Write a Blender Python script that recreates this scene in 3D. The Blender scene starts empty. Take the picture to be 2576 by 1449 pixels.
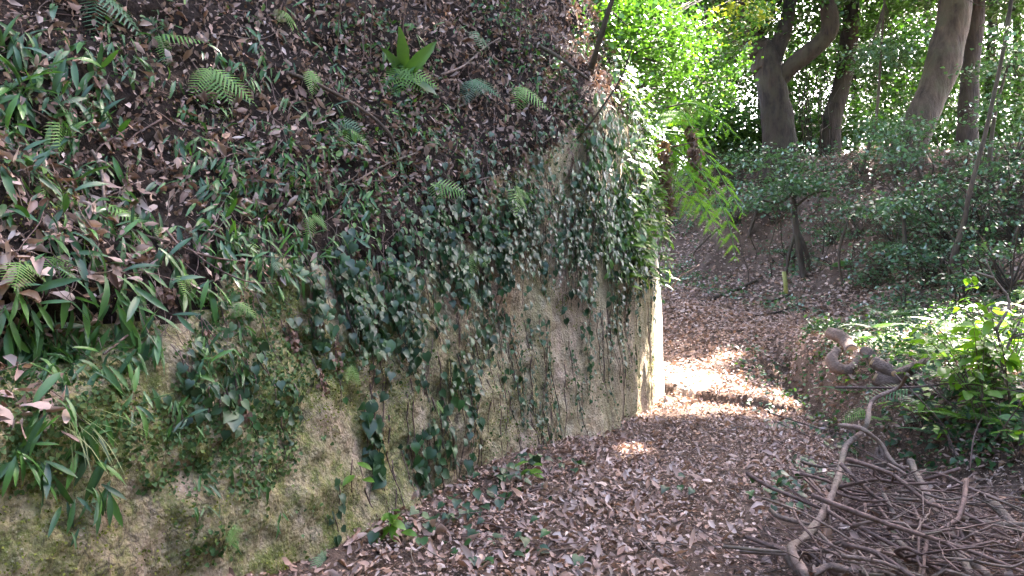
import bpy, math, random
import numpy as np
from mathutils import Vector, Matrix
from mathutils.bvhtree import BVHTree

rng = np.random.default_rng(11)
random.seed(11)
sc = bpy.context.scene
COL = sc.collection

# ------------------------------------------------------------------ camera
cam_d = bpy.data.cameras.new('camera')
cam_d.lens = 26.0
cam_d.sensor_width = 36.0
cam_d.clip_start = 0.05
cam_d.clip_end = 400
cam = bpy.data.objects.new('camera', cam_d)
COL.objects.link(cam)
CAM = Vector((0, 0, 1.5))
cam.location = CAM
cam.rotation_euler = (math.radians(90), 0, 0)
sc.camera = cam

# ------------------------------------------------------------------ sky and sun
SUN_EL, SUN_AZ = math.radians(44), math.radians(37)      # azimuth from +y towards +x
w = bpy.data.worlds.new('World')
sc.world = w
w.use_nodes = True
nt = w.node_tree
nt.nodes.clear()
sky = nt.nodes.new('ShaderNodeTexSky')
sky.sky_type = 'NISHITA'
sky.sun_disc = False
sky.sun_elevation = SUN_EL
sky.sun_rotation = SUN_AZ
sky.air_density = 1.0
sky.dust_density = 2.5
sky.ozone_density = 1.0
bg = nt.nodes.new('ShaderNodeBackground')
bg.inputs['Strength'].default_value = 0.15
wo = nt.nodes.new('ShaderNodeOutputWorld')
nt.links.new(sky.outputs[0], bg.inputs['Color'])
nt.links.new(bg.outputs[0], wo.inputs['Surface'])

SUN_D = Vector((math.sin(SUN_AZ) * math.cos(SUN_EL), math.cos(SUN_AZ) * math.cos(SUN_EL), math.sin(SUN_EL)))
sl = bpy.data.lights.new('sun', 'SUN')
sl.energy = 5.0
sl.angle = math.radians(0.53)
sl.color = (1.0, 0.965, 0.91)
sun = bpy.data.objects.new('sun', sl)
COL.objects.link(sun)
sun.rotation_euler = SUN_D.to_track_quat('Z', 'Y').to_euler()
sun.location = (5, 10, 30)

sc.view_settings.view_transform = 'Standard'
sc.view_settings.look = 'None'
sc.view_settings.gamma = 1.0
sc.view_settings.exposure = 4.1
sc.view_settings.use_curve_mapping = False
sc.view_settings.use_white_balance = True          # the camera was balanced for open shade
sc.view_settings.white_balance_temperature = 7000
sc.view_settings.white_balance_tint = 20
sc.render.engine = 'CYCLES'
sc.cycles.max_bounces = 4
sc.cycles.diffuse_bounces = 1
sc.cycles.glossy_bounces = 2
sc.cycles.transmission_bounces = 4
sc.cycles.use_denoising = True
sc.cycles.adaptive_threshold = 0.025

# ------------------------------------------------------------------ picture <-> place helpers
F = 1860.3            # focal length in pixels of the 2576 x 1449 view


def ray(X, Y):
    return Vector(((X - 1288) / F, 1.0, -(Y - 724.5) / F))


def at(X, Y, d):
    return CAM + ray(X, Y) * d


def proj(p):
    y = np.maximum(p[..., 1], 0.05)
    return 1288 + F * p[..., 0] / y, 724.5 - F * (p[..., 2] - 1.5) / y


def inpoly(X, Y, poly):
    X = np.asarray(X, float)
    Y = np.asarray(Y, float)
    r = np.zeros(X.shape, bool)
    n = len(poly)
    for i in range(n):
        x0, y0 = poly[i]
        x1, y1 = poly[(i + 1) % n]
        c = (y0 > Y) != (y1 > Y)
        xi = (x1 - x0) * (Y - y0) / (y1 - y0 + 1e-9) + x0
        r ^= c & (X < xi)
    return r


def sstep(a, b, x):
    t = np.clip((np.asarray(x, float) - a) / (b - a), 0, 1)
    return t * t * (3 - 2 * t)


def _hash(ix, iy, iz):
    h = (ix * 374761393 + iy * 668265263 + iz * 2147483647 + 1274126177) & 0xffffffff
    h = ((h ^ (h >> 13)) * 1274126177) & 0xffffffff
    h = (h ^ (h >> 16)) & 0xffffffff
    return h / 4294967295.0


def noise(p, scale):
    q = np.asarray(p, float) * scale
    i = np.floor(q).astype(np.int64)
    f = q - i
    f = f * f * (3 - 2 * f)
    r = 0
    for a in (0, 1):
        for b in (0, 1):
            for c in (0, 1):
                wt = (f[..., 0] if a else 1 - f[..., 0]) * (f[..., 1] if b else 1 - f[..., 1]) * (f[..., 2] if c else 1 - f[..., 2])
                r = r + wt * _hash(i[..., 0] + a, i[..., 1] + b, i[..., 2] + c)
    return r * 2 - 1


def fbm(p, scale, octv=4, gain=0.5):
    r, a = 0, 1.0
    for k in range(octv):
        r = r + a * noise(np.asarray(p) + 17.3 * k, scale)
        scale *= 2.03
        a *= gain
    return r


def mesh_np(name, V, Fc, mat=None, smooth=True):
    V = np.asarray(V, np.float32)
    Fc = np.asarray(Fc, np.int32)
    me = bpy.data.meshes.new(name)
    n, k = Fc.shape
    me.vertices.add(len(V))
    me.vertices.foreach_set('co', V.ravel())
    me.loops.add(n * k)
    me.loops.foreach_set('vertex_index', Fc.ravel())
    me.polygons.add(n)
    me.polygons.foreach_set('loop_start', np.arange(0, n * k, k, dtype=np.int32))
    me.polygons.foreach_set('loop_total', np.full(n, k, np.int32))
    if smooth:
        me.polygons.foreach_set('use_smooth', np.ones(n, bool))
    me.update(calc_edges=True)
    if mat:
        me.materials.append(mat)
    return me


def ob(name, me, parent=None, label=None, cat=None, group=None, kind=None):
    o = bpy.data.objects.new(name, me)
    COL.objects.link(o)
    if parent is not None:
        o.parent = parent
    if label:
        o['label'] = label
    if cat:
        o['category'] = cat
    if group:
        o['group'] = group
    if kind:
        o['kind'] = kind
    return o


def thing(name, loc, label, cat, group=None):
    o = ob(name, None, None, label, cat, group)
    o.empty_display_size = 0.1
    o.location = loc
    return o


def part(name, me, parent, M):
    """child mesh whose matrix M is given in world space; the parent is an unrotated Empty"""
    o = bpy.data.objects.new(name, me)
    COL.objects.link(o)
    o.parent = parent
    L = M.copy()
    L.translation = M.translation - parent.location
    o.matrix_basis = L
    return o


def frame(pos, d, n, s=1.0):
    d = Vector(d).normalized()
    n = Vector(n)
    n = n - d * n.dot(d)
    if n.length < 1e-4:
        n = d.orthogonal()
    n.normalize()
    x = d.cross(n)
    M = Matrix(((x.x * s, d.x * s, n.x * s, pos[0]), (x.y * s, d.y * s, n.y * s, pos[1]),
                (x.z * s, d.z * s, n.z * s, pos[2]), (0, 0, 0, 1)))
    return M


def norm(a):
    return a / (np.linalg.norm(a, axis=-1, keepdims=True) + 1e-9)


def batch(T, pos, d, n, s):
    """many copies of a template (V, F) -> one vertex/face array"""
    V, Fc = T
    d = norm(d)
    n = norm(n - d * np.sum(n * d, -1, keepdims=True))
    x = np.cross(d, n)
    s = np.asarray(s).reshape(-1, 1)
    R = np.stack([x, d, n], 1)                      # N,3(local),3(world)
    W = np.einsum('kl,nlw->nkw', V, R) * s[:, :, None] + pos[:, None, :]
    k = len(V)
    FF = (Fc[None] + (np.arange(len(pos)) * k)[:, None, None]).reshape(-1, Fc.shape[1])
    return W.reshape(-1, 3), FF


def leaf_tpl(ys, ws, fold=0.15, droop=0.0, wave=0.0, back=0.0, twist=0.0):
    V, Fc = [], []
    for i, (y, wd) in enumerate(zip(ys, ws)):
        z = -droop * y * y
        wz = wave * math.sin(i * 2.1)
        tw = twist * y
        yb = y - back if i == 0 else y
        V += [(-wd, yb, z + fold * wd + wz - tw * wd), (0, y, z), (wd, yb, z + fold * wd - wz + tw * wd)]
    for i in range(len(ys) - 1):
        a = 3 * i
        Fc += [(a, a + 1, a + 4, a + 3), (a + 1, a + 2, a + 5, a + 4)]
    return np.array(V, float), np.array(Fc)


def spline(pts, n):
    P = [Vector(p) for p in pts]
    P = [P[0] * 2 - P[1]] + P + [P[-1] * 2 - P[-2]]
    out = []
    segs = len(P) - 3
    for i in range(n):
        t = i / (n - 1) * segs
        k = min(int(t), segs - 1)
        f = t - k
        a, b, c, d = P[k:k + 4]
        out.append(0.5 * ((2 * b) + (c - a) * f + (2 * a - 5 * b + 4 * c - d) * f * f + (3 * b - a - 3 * c + d) * f ** 3))
    return out


def tube(pts, radii, sides=6, rough=0.0, rs=6.0, cap=True):
    pts = np.array([tuple(p) for p in pts], float)
    n = len(pts)
    radii = np.interp(np.linspace(0, 1, n), np.linspace(0, 1, len(radii)), radii)
    tan = norm(np.gradient(pts, axis=0))
    up = np.array([0.13, 0.31, 0.94]) if abs(tan[0, 2]) < 0.8 else np.array([0.9, 0.3, 0.1])
    V = []
    u = np.cross(tan[0], up)
    for i in range(n):
        u = u - tan[i] * np.dot(u, tan[i])
        u /= np.linalg.norm(u) + 1e-9
        v = np.cross(tan[i], u)
        a = np.arange(sides) * 2 * math.pi / sides
        V.append(pts[i] + radii[i] * (np.cos(a)[:, None] * u + np.sin(a)[:, None] * v))
    V = np.concatenate(V)
    if rough:
        c = np.repeat(pts, sides, 0)
        k = 1 + rough * fbm(V * np.array([1, 1, 0.45]), rs, 3)
        V = c + (V - c) * k[:, None]
    Fc = []
    for i in range(n - 1):
        for j in range(sides):
            a, b = i * sides + j, i * sides + (j + 1) % sides
            Fc.append((a, b, b + sides, a + sides))
    if cap:
        c0, c1 = len(V), len(V) + 1
        V = np.vstack([V, pts[0], pts[-1]])
        for j in range(sides):
            Fc.append((c0, (j + 1) % sides, j, c0))
            o = (n - 1) * sides
            Fc.append((c1, o + j, o + (j + 1) % sides, c1))
    return V, np.array(Fc)


def fix_tris(V, Fc):
    """quads with a repeated index become proper triangles"""
    V = np.asarray(V)
    q = [f for f in Fc if f[0] != f[3]]
    t = [f[:3] for f in Fc if f[0] == f[3]]
    return V, [tuple(int(i) for i in f) for f in q] + [tuple(int(i) for i in f) for f in t]


def tube_mesh(name, pts, radii, mat, sides=6, rough=0.0, rs=6.0):
    V, Fc = fix_tris(*tube(pts, radii, sides, rough, rs))
    me = bpy.data.meshes.new(name)
    me.from_pydata([tuple(v) for v in V], [], Fc)
    me.polygons.foreach_set('use_smooth', np.ones(len(me.polygons), bool))
    me.materials.append(mat)
    return me


# ------------------------------------------------------------------ materials
class NB:
    def __init__(s, name):
        s.m = bpy.data.materials.new(name)
        s.m.use_nodes = True
        s.t = s.m.node_tree
        s.t.nodes.clear()
        s.out = s.n('OutputMaterial')

    def n(s, typ, **kw):
        nd = s.t.nodes.new('ShaderNode' + typ)
        for k, v in kw.items():
            if k.startswith('i_'):
                nd.inputs[k[2:].replace('_', ' ')].default_value = v
            else:
                setattr(nd, k, v)
        return nd

    def l(s, a, b):
        s.t.links.new(a, b)

    def ramp(s, fac, stops):
        r = s.n('ValToRGB')
        e = r.color_ramp.elements
        while len(e) < len(stops):
            e.new(0.5)
        for el, (p, c) in zip(e, stops):
            el.position = p
            el.color = (*c, 1) if len(c) == 3 else c
        s.l(fac, r.inputs[0])
        return r.outputs[0]

    def mix(s, f, a, b, mode='MIX'):
        m = s.n('MixRGB', blend_type=mode)
        for i, v in enumerate((f, a, b)):
            if isinstance(v, (int, float)):
                m.inputs[i].default_value = v
            elif isinstance(v, tuple):
                m.inputs[i].default_value = (*v, 1)
            else:
                s.l(v, m.inputs[i])
        return m.outputs[0]

    def math(s, op, a, b=0.0, clamp=False):
        m = s.n('Math', operation=op, use_clamp=clamp)
        for i, v in enumerate((a, b)):
            if isinstance(v, (int, float)):
                m.inputs[i].default_value = v
            else:
                s.l(v, m.inputs[i])
        return m.outputs[0]

    def noise(s, vec, scale, detail=4, rough=0.55):
        t = s.n('TexNoise')
        t.inputs['Scale'].default_value = scale
        t.inputs['Detail'].default_value = detail
        t.inputs['Roughness'].default_value = rough
        s.l(vec, t.inputs['Vector'])
        return t.outputs['Fac']

    def mapping(s, vec, scale):
        m = s.n('Mapping')
        m.inputs['Scale'].default_value = scale
        s.l(vec, m.inputs['Vector'])
        return m.outputs[0]


def leaf_mat(name, cols, trans=0.3, rough=0.38, tcol=None, spec=0.5, island=True, blotch=0.25):
    b = NB(name)
    if island:
        g = b.n('NewGeometry')
        rnd = g.outputs['Random Per Island']
    else:
        rnd = b.n('ObjectInfo').outputs['Random']
    c = b.ramp(rnd, [(i / max(1, len(cols) - 1), cc) for i, cc in enumerate(cols)])
    tc = b.n('TexCoord')
    ns = b.noise(tc.outputs['Object'], 24 if not island else 9, 3)
    c = b.mix(b.math('MULTIPLY', ns, blotch), c, tuple(x * 0.45 for x in cols[0]))
    p = b.n('BsdfPrincipled', i_Roughness=rough)
    p.inputs['Specular IOR Level'].default_value = spec
    b.l(c, p.inputs['Base Color'])
    if trans > 0:
        t = b.n('BsdfTranslucent')
        tint = b.mix(1.0, c, tcol or (1.5, 1.7, 0.6), 'MULTIPLY')
        b.l(tint, t.inputs['Color'])
        m = b.n('MixShader')
        m.inputs[0].default_value = trans
        b.l(p.outputs[0], m.inputs[1])
        b.l(t.outputs[0], m.inputs[2])
        b.l(m.outputs[0], b.out.inputs['Surface'])
    else:
        b.l(p.outputs[0], b.out.inputs['Surface'])
    return b.m


def bark_mat(name, c0, c1, c2=None, scale=9.0, stretch=0.25, bump=0.6, rough=0.85):
    b = NB(name)
    tc = b.n('TexCoord').outputs['Object']
    v = b.mapping(tc, (1, 1, stretch))
    n1 = b.noise(v, scale, 6, 0.65)
    n2 = b.noise(tc, 2.2, 3)
    c = b.ramp(n1, [(0.3, c0), (0.7, c1)])
    if c2:
        c = b.mix(b.ramp(n2, [(0.45, (0, 0, 0)), (0.65, (1, 1, 1))]), c, c2)
    rnd = b.n('ObjectInfo').outputs['Random']
    c = b.mix(1.0, c, b.ramp(rnd, [(0, (0.75, 0.75, 0.75)), (1, (1.2, 1.15, 1.1))]), 'MULTIPLY')
    p = b.n('BsdfPrincipled', i_Roughness=rough)
    p.inputs['Specular IOR Level'].default_value = 0.25
    b.l(c, p.inputs['Base Color'])
    bp = b.n('Bump', i_Strength=bump, i_Distance=0.03 if scale > 6.5 else 0.09)
    b.l(n1, bp.inputs['Height'])
    b.l(bp.outputs[0], p.inputs['Normal'])
    b.l(p.outputs[0], b.out.inputs['Surface'])
    return b.m


def rock_mat():
    b = NB('rock')
    tc = b.n('TexCoord').outputs['Object']
    sx = b.n('SeparateXYZ')
    b.l(tc, sx.inputs[0])
    X, Yc, Z = sx.outputs
    streak = b.noise(b.mapping(tc, (1, 1, 0.12)), 5.0, 5, 0.6)
    big = b.noise(tc, 1.3, 4)
    mid = b.noise(tc, 7, 5, 0.6)
    fine = b.noise(tc, 55, 4, 0.7)
    c = b.ramp(mid, [(0.25, (0.19, 0.135, 0.085)), (0.5, (0.34, 0.262, 0.178)), (0.75, (0.45, 0.375, 0.275))])
    # pinkish and ochre beds
    c = b.mix(b.ramp(big, [(0.45, (0, 0, 0)), (0.62, (0.85, 0.85, 0.85))]), c, (0.37, 0.26, 0.205))
    # smooth yellow-olive algae film on the far part of the face
    far = b.ramp(b.math('MULTIPLY', Yc, 0.1), [(0.60, (0, 0, 0)), (0.88, (1, 1, 1))])
    alg = b.mix(1.0, far, b.ramp(streak, [(0.42, (0.05, 0.05, 0.05)), (0.58, (0.9, 0.9, 0.9))]), 'MULTIPLY')
    c = b.mix(alg, c, b.ramp(mid, [(0.3, (0.24, 0.205, 0.10)), (0.7, (0.39, 0.345, 0.20))]))
    # moss on the near, rough, leaning part
    near = b.ramp(b.math('MULTIPLY', Yc, 0.1), [(0.40, (1, 1, 1)), (0.72, (0.2, 0.2, 0.2))])
    mo = b.noise(b.mapping(tc, (1, 1, 0.7)), 3.2, 9, 0.78)
    mm = b.mix(1.0, near, b.ramp(mo, [(0.38, (0, 0, 0)), (0.55, (1, 1, 1))]), 'MULTIPLY')
    mc = b.ramp(b.noise(tc, 18, 4), [(0.3, (0.045, 0.055, 0.018)), (0.5, (0.12, 0.14, 0.035)), (0.62, (0.22, 0.19, 0.08)), (0.75, (0.26, 0.29, 0.07))])
    c = b.mix(mm, c, mc)
    # dark streaks and pale grit
    c = b.mix(b.ramp(streak, [(0.26, (0.75, 0.75, 0.75)), (0.40, (0, 0, 0))]), c, (0.07, 0.055, 0.035))
    vo = b.n('TexVoronoi')
    vo.inputs['Scale'].default_value = 48
    b.l(tc, vo.inputs['Vector'])
    c = b.mix(b.ramp(vo.outputs['Distance'], [(0.10, (0.4, 0.4, 0.4)), (0.2, (0, 0, 0))]), c, (0.50, 0.45, 0.36))
    # ochre and green staining that runs down the face
    st2 = b.noise(b.mapping(tc, (1, 1, 0.09)), 2.4, 6, 0.65)
    c = b.mix(b.ramp(st2, [(0.52, (0, 0, 0)), (0.66, (0.65, 0.65, 0.65))]), c, (0.17, 0.17, 0.05))
    c = b.mix(b.ramp(st2, [(0.30, (0.6, 0.6, 0.6)), (0.42, (0, 0, 0))]), c, (0.24, 0.125, 0.06))
    c = b.mix(b.ramp(fine, [(0.33, (0.6, 0.6, 0.6)), (0.47, (0, 0, 0))]), c, (0.09, 0.07, 0.05))
    grit = b.noise(tc, 130, 3, 0.7)
    c = b.mix(b.ramp(grit, [(0.60, (0, 0, 0)), (0.72, (0.45, 0.45, 0.45))]), c, (0.52, 0.46, 0.40))
    pit = b.noise(b.mapping(tc, (1, 1, 0.5)), 26, 6, 0.75)
    c = b.mix(b.ramp(pit, [(0.34, (0.85, 0.85, 0.85)), (0.44, (0, 0, 0))]), c, (0.055, 0.05, 0.03))
    ve = b.n('TexVoronoi', feature='DISTANCE_TO_EDGE')
    ve.inputs['Scale'].default_value = 1.6
    wv = b.n('VectorMath', operation='ADD')
    b.l(b.mapping(tc, (1, 1, 0.45)), wv.inputs[0])
    wn = b.n('TexNoise')
    wn.inputs['Scale'].default_value = 5
    b.l(tc, wn.inputs['Vector'])
    b.l(wn.outputs['Color'], wv.inputs[1])
    b.l(wv.outputs[0], ve.inputs['Vector'])
    crack = b.ramp(ve.outputs['Distance'], [(0.0, (0.8, 0.8, 0.8)), (0.022, (0, 0, 0))])
    c = b.mix(b.mix(1.0, crack, b.ramp(big, [(0.45, (0, 0, 0)), (0.55, (1, 1, 1))]), 'MULTIPLY'), c, (0.05, 0.04, 0.03))
    # paler towards the corner: the sunlit strip's brightness put into the colour
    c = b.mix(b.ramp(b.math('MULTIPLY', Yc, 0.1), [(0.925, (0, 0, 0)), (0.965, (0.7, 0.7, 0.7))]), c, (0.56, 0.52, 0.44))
    p = b.n('BsdfPrincipled', i_Roughness=0.9)
    p.inputs['Specular IOR Level'].default_value = 0.2
    b.l(c, p.inputs['Base Color'])
    h = b.math('ADD', b.math('MULTIPLY', fine, 0.6), b.math('ADD', b.math('ADD', mid, pit), b.math('MULTIPLY', vo.outputs['Distance'], -0.5)))
    bp = b.n('Bump', i_Strength=0.8, i_Distance=0.025)
    b.l(h, bp.inputs['Height'])
    b.l(bp.outputs[0], p.inputs['Normal'])
    b.l(p.outputs[0], b.out.inputs['Surface'])
    return b.m


def soil_mat(name, cols):
    b = NB(name)
    tc = b.n('TexCoord').outputs['Object']
    n1 = b.noise(tc, 3, 6, 0.65)
    n2 = b.noise(tc, 40, 5, 0.7)
    c = b.ramp(n1, [(0.3, cols[0]), (0.55, cols[1]), (0.8, cols[2])])
    c = b.mix(b.ramp(n2, [(0.35, (0.7, 0.7, 0.7)), (0.55, (0, 0, 0))]), c, tuple(x * 0.4 for x in cols[0]))
    p = b.n('BsdfPrincipled', i_Roughness=0.95)
    p.inputs['Specular IOR Level'].default_value = 0.1
    b.l(c, p.inputs['Base Color'])
    bp = b.n('Bump', i_Strength=0.9, i_Distance=0.04)
    b.l(b.math('ADD', n1, n2), bp.inputs['Height'])
    b.l(bp.outputs[0], p.inputs['Normal'])
    b.l(p.outputs[0], b.out.inputs['Surface'])
    return b.m


LITTER = [(0.14, 0.080, 0.060), (0.33, 0.215, 0.17), (0.44, 0.32, 0.265), (0.22, 0.125, 0.09), (0.55, 0.435, 0.375), (0.36, 0.205, 0.13), (0.28, 0.195, 0.165), (0.46, 0.31, 0.22)]
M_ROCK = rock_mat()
M_SOIL = soil_mat('soil', [(0.07, 0.045, 0.033), (0.13, 0.087, 0.064), (0.20, 0.14, 0.105)])
M_HUMUS = soil_mat('humus', [(0.014, 0.010, 0.008), (0.035, 0.024, 0.018), (0.08, 0.055, 0.044)])
M_SUNPATCH_SOIL = soil_mat('sunpatch_trodden_soil', [(0.26, 0.19, 0.145), (0.38, 0.30, 0.24), (0.46, 0.38, 0.31)])  # trodden soil, its pale tone chosen to whiten the sun patch
M_LIT = leaf_mat('dry_leaf', LITTER, 0.1, 0.7, (1.2, 1.0, 0.7), 0.2, True)
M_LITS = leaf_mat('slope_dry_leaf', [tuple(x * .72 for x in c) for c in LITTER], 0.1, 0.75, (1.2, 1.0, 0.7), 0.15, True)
M_LIT1 = leaf_mat('dry_leaf_single', LITTER[1:], 0.1, 0.55, (1.2, 1.0, 0.7), 0.4, False)
M_IVY = leaf_mat('ivy_leaf', [(0.014, 0.038, 0.018), (0.022, 0.065, 0.024), (0.032, 0.065, 0.036), (0.03, 0.09, 0.02), (0.018, 0.045, 0.022)], 0.18, 0.40, None, 0.32, False)
M_STRAP = leaf_mat('strap_leaf', [(0.025, 0.065, 0.030), (0.05, 0.14, 0.025), (0.035, 0.085, 0.050), (0.075, 0.19, 0.03), (0.03, 0.07, 0.035)], 0.22, 0.38, None, 0.36, False)
M_FIG = leaf_mat('creeping_leaf', [(0.035, 0.085, 0.035), (0.07, 0.13, 0.04), (0.05, 0.10, 0.03), (0.12, 0.16, 0.04)], 0.15, 0.6, None, 0.2)
M_FERN = leaf_mat('fern_leaf', [(0.085, 0.18, 0.04), (0.14, 0.25, 0.06), (0.11, 0.22, 0.045)], 0.35, 0.5, None, 0.3, False)
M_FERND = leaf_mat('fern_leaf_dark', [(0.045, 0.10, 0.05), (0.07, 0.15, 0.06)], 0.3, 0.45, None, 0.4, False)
M_GREEN = leaf_mat('bright_leaf', [(0.04, 0.10, 0.02), (0.07, 0.16, 0.028), (0.10, 0.185, 0.04)], 0.28, 0.38, (1.3, 1.7, 0.55), 0.35)
M_GREEN1 = leaf_mat('bright_leaf_single', [(0.07, 0.17, 0.02), (0.12, 0.24, 0.03)], 0.4, 0.38, (1.7, 1.8, 0.5), 0.5, False)
M_YEL = leaf_mat('yellow_leaf', [(0.14, 0.20, 0.03), (0.20, 0.23, 0.035)], 0.45, 0.45, (1.5, 1.4, 0.5))
M_CROWN = leaf_mat('crown_leaf', [(0.025, 0.06, 0.015), (0.05, 0.12, 0.025), (0.06, 0.13, 0.03)], 0.22, 0.42, (1.4, 1.8, 0.6), 0.35)
M_SHRUB = leaf_mat('shrub_leaf', [(0.035, 0.080, 0.040), (0.06, 0.13, 0.065), (0.09, 0.165, 0.09)], 0.25, 0.30, None, 0.55)
M_UNDER = leaf_mat('under_leaf', [(0.02, 0.05, 0.022), (0.03, 0.08, 0.03), (0.05, 0.12, 0.025), (0.025, 0.06, 0.03), (0.09, 0.18, 0.035)], 0.25, 0.45, None, 0.25)
M_DRAPE = leaf_mat('drape_leaf', [(0.025, 0.065, 0.02), (0.05, 0.12, 0.025), (0.08, 0.17, 0.03)], 0.3, 0.36, (1.6, 1.8, 0.5), 0.5, False)
M_MOSS = leaf_mat('moss_tuft', [(0.07, 0.09, 0.02), (0.15, 0.17, 0.035), (0.24, 0.25, 0.06)], 0.2, 0.8, None, 0.1)
M_GRASS = leaf_mat('grass_blade', [(0.10, 0.16, 0.05), (0.20, 0.22, 0.08)], 0.3, 0.5)
M_BARK = bark_mat('bark', (0.010, 0.007, 0.006), (0.065, 0.046, 0.034), (0.05, 0.042, 0.026), 6, .2, 1.0)
M_BARKL = bark_mat('bark_grey', (0.018, 0.012, 0.009), (0.10, 0.072, 0.052), (0.06, 0.052, 0.032), 5, .25, 1.0)
M_TWIG = bark_mat('twig_bark', (0.055, 0.036, 0.030), (0.19, 0.125, 0.105), None, 25, 1.0, 0.6)
M_STICK = bark_mat('stick_bark', (0.085, 0.058, 0.048), (0.25, 0.18, 0.15), (0.15, 0.12, 0.09), 22, 1.0, 0.8)
M_LOG = bark_mat('log_bark', (0.055, 0.037, 0.03), (0.22, 0.155, 0.125), (0.12, 0.085, 0.068), 26, 1.0, 1.0)
M_CUT = bark_mat('cut_wood', (0.30, 0.18, 0.09), (0.46, 0.31, 0.18), None, 18, 1.0, 0.3)
M_BROWN = leaf_mat('dried_frond', [(0.10, 0.05, 0.035), (0.22, 0.12, 0.085), (0.15, 0.08, 0.055)], 0.1, 0.8)
M_BAMBOO = bark_mat('bamboo_stake', (0.16, 0.17, 0.05), (0.27, 0.27, 0.09), None, 8, 0.3, 0.2, 0.6)

# ------------------------------------------------------------------ cliff
A = np.array([0.455, 0.8905])
N1 = np.array([0.8905, -0.455])
B0 = np.array([-0.89, 3.85])
LEN = 7.0
TURN1, TURN2 = math.radians(9), math.radians(66)


def plan_curve(ss):
    """plan position along the foot of the cliff and the turn angle there"""
    fine = np.arange(-8, 16, 0.01)
    th = TURN1 * sstep(LEN - 1.6, LEN - 0.7, fine) + TURN2 * sstep(LEN - 0.12, LEN + 0.30, fine)
    ang = math.atan2(A[1], A[0]) + th
    dx, dy = np.cos(ang) * 0.01, np.sin(ang) * 0.01
    px, py = np.cumsum(dx), np.cumsum(dy)
    k = np.searchsorted(fine, 0.0)
    px, py = px - px[k] + B0[0], py - py[k] + B0[1]
    return np.interp(ss, fine, px), np.interp(ss, fine, py), np.interp(ss, fine, ang)


def cliff_d(s, z):
    """setback of the cliff face at height z"""
    k = sstep(-1.5, 5.0, s)
    lean1 = 0.30 * (1 - k) + 0.05 * k
    zt = 1.15 * (1 - k) + 3.35 * k
    lean2 = 0.66 * (1 - k) + 0.38 * k
    over = np.maximum(z - zt, 0)
    soft = np.sqrt(over * over + 0.09) - 0.3 * np.exp(-over)
    d = lean1 * z + np.where(z > zt, (lean2 - lean1) * soft, 0)
    return d


def build_cliff():
    s = np.concatenate([np.linspace(-7.5, -2.6, 40), np.linspace(-2.56, 7.1, 470), np.linspace(7.16, 14, 60)])
    z = np.concatenate([np.linspace(-0.4, 4.5, 250), np.linspace(4.54, 9.5, 90)])
    S, Z = np.meshgrid(s, z, indexing='ij')
    px, py, ang = plan_curve(s)
    d = cliff_d(S, Z)
    n1 = N1
    a2 = math.atan2(A[1], A[0]) + TURN1 + TURN2
    n2 = np.array([math.sin(a2), -math.cos(a2)])
    m = -(n1 + n2) / (1 + n1 @ n2)
    wv = sstep(LEN - 5.5, LEN, s)[:, None, None]
    sh = -n1[None, None] * (1 - wv) + m[None, None] * wv
    P = np.stack([px[:, None] + d * sh[..., 0], py[:, None] + d * sh[..., 1], Z], -1)
    # relief: bulges, then vertical flutes near the corner, crumbly near the camera
    nrm = np.stack([np.sin(ang), -np.cos(ang), 0 * ang + 0.15], -1)[:, None, :]
    near = (1 - sstep(1.0, 5.5, S))
    rel = 0.075 * fbm(P, 0.8, 2) + (0.022 * near + 0.012) * fbm(P, 4.0, 5, 0.62) + 0.004 * (0.4 + near) * fbm(P, 22.0, 2, 0.6)
    rel += 0.05 * (1 - near) * fbm(P * np.array([1, 1, 0.16]), 3.5, 3)
    up = sstep(0.0, 0.8, Z - (1.15 + 2.0 * sstep(-1.5, 5.0, S)))
    rel += up * 0.06 * fbm(P, 2.6, 3)
    # two overhanging ledges in the lower bank
    for (ls, lz, wd, amp) in ((0.75, 0.55, 0.35, 0.025), (-0.7, 0.75, 0.4, 0.02)):
        line = lz + 0.32 * (S - ls)
        rel += amp * np.exp(-((S - ls) / wd) ** 2) * sstep(0.0, 0.02, Z - line) * (1 - sstep(0.03, 0.35, Z - line))
    # hollow under the roots on the far left
    rel -= 0.22 * np.exp(-((S + 1.25) / 0.35) ** 2 - ((Z - 1.28) / 0.13) ** 2)
    # smoother at the corner
    rel *= 1 - 0.8 * np.exp(-((S - LEN + .2) / 0.7) ** 2) * (1 - sstep(3.2, 4.2, Z))
    P = P + nrm * rel[..., None]
    ns, nz = S.shape
    idx = np.arange(ns * nz).reshape(ns, nz)
    Fc = np.stack([idx[:-1, :-1], idx[1:, :-1], idx[1:, 1:], idx[:-1, 1:]], -1).reshape(-1, 4)
    V = P.reshape(-1, 3)
    return V, Fc, P


CV, CF, CP = build_cliff()
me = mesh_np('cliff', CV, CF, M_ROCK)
me.materials.append(M_HUMUS)
fc = CV[CF].mean(1)
fX, fY = proj(fc)
kk = sstep(-1.5, 5.0, (fc[:, :2] - B0) @ A)
bound = 1.33 + 1.30 * kk + 0.9 * kk ** 4 + 0.22 * fbm(fc, 1.8, 5, .65)
me.polygons.foreach_set('material_index', (fc[:, 2] > bound).astype(np.int32))
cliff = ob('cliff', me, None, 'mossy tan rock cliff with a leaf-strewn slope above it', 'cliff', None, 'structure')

# ------------------------------------------------------------------ ground: path, ditch, mound, bank
FOOT = np.array([(-14, 29), (-5, 27), (0, 25.2), (3.5, 22.6), (6.4, 18.6), (7.5, 14), (7.7, 9), (7.3, 4), (6.6, -6)], float)


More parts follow.
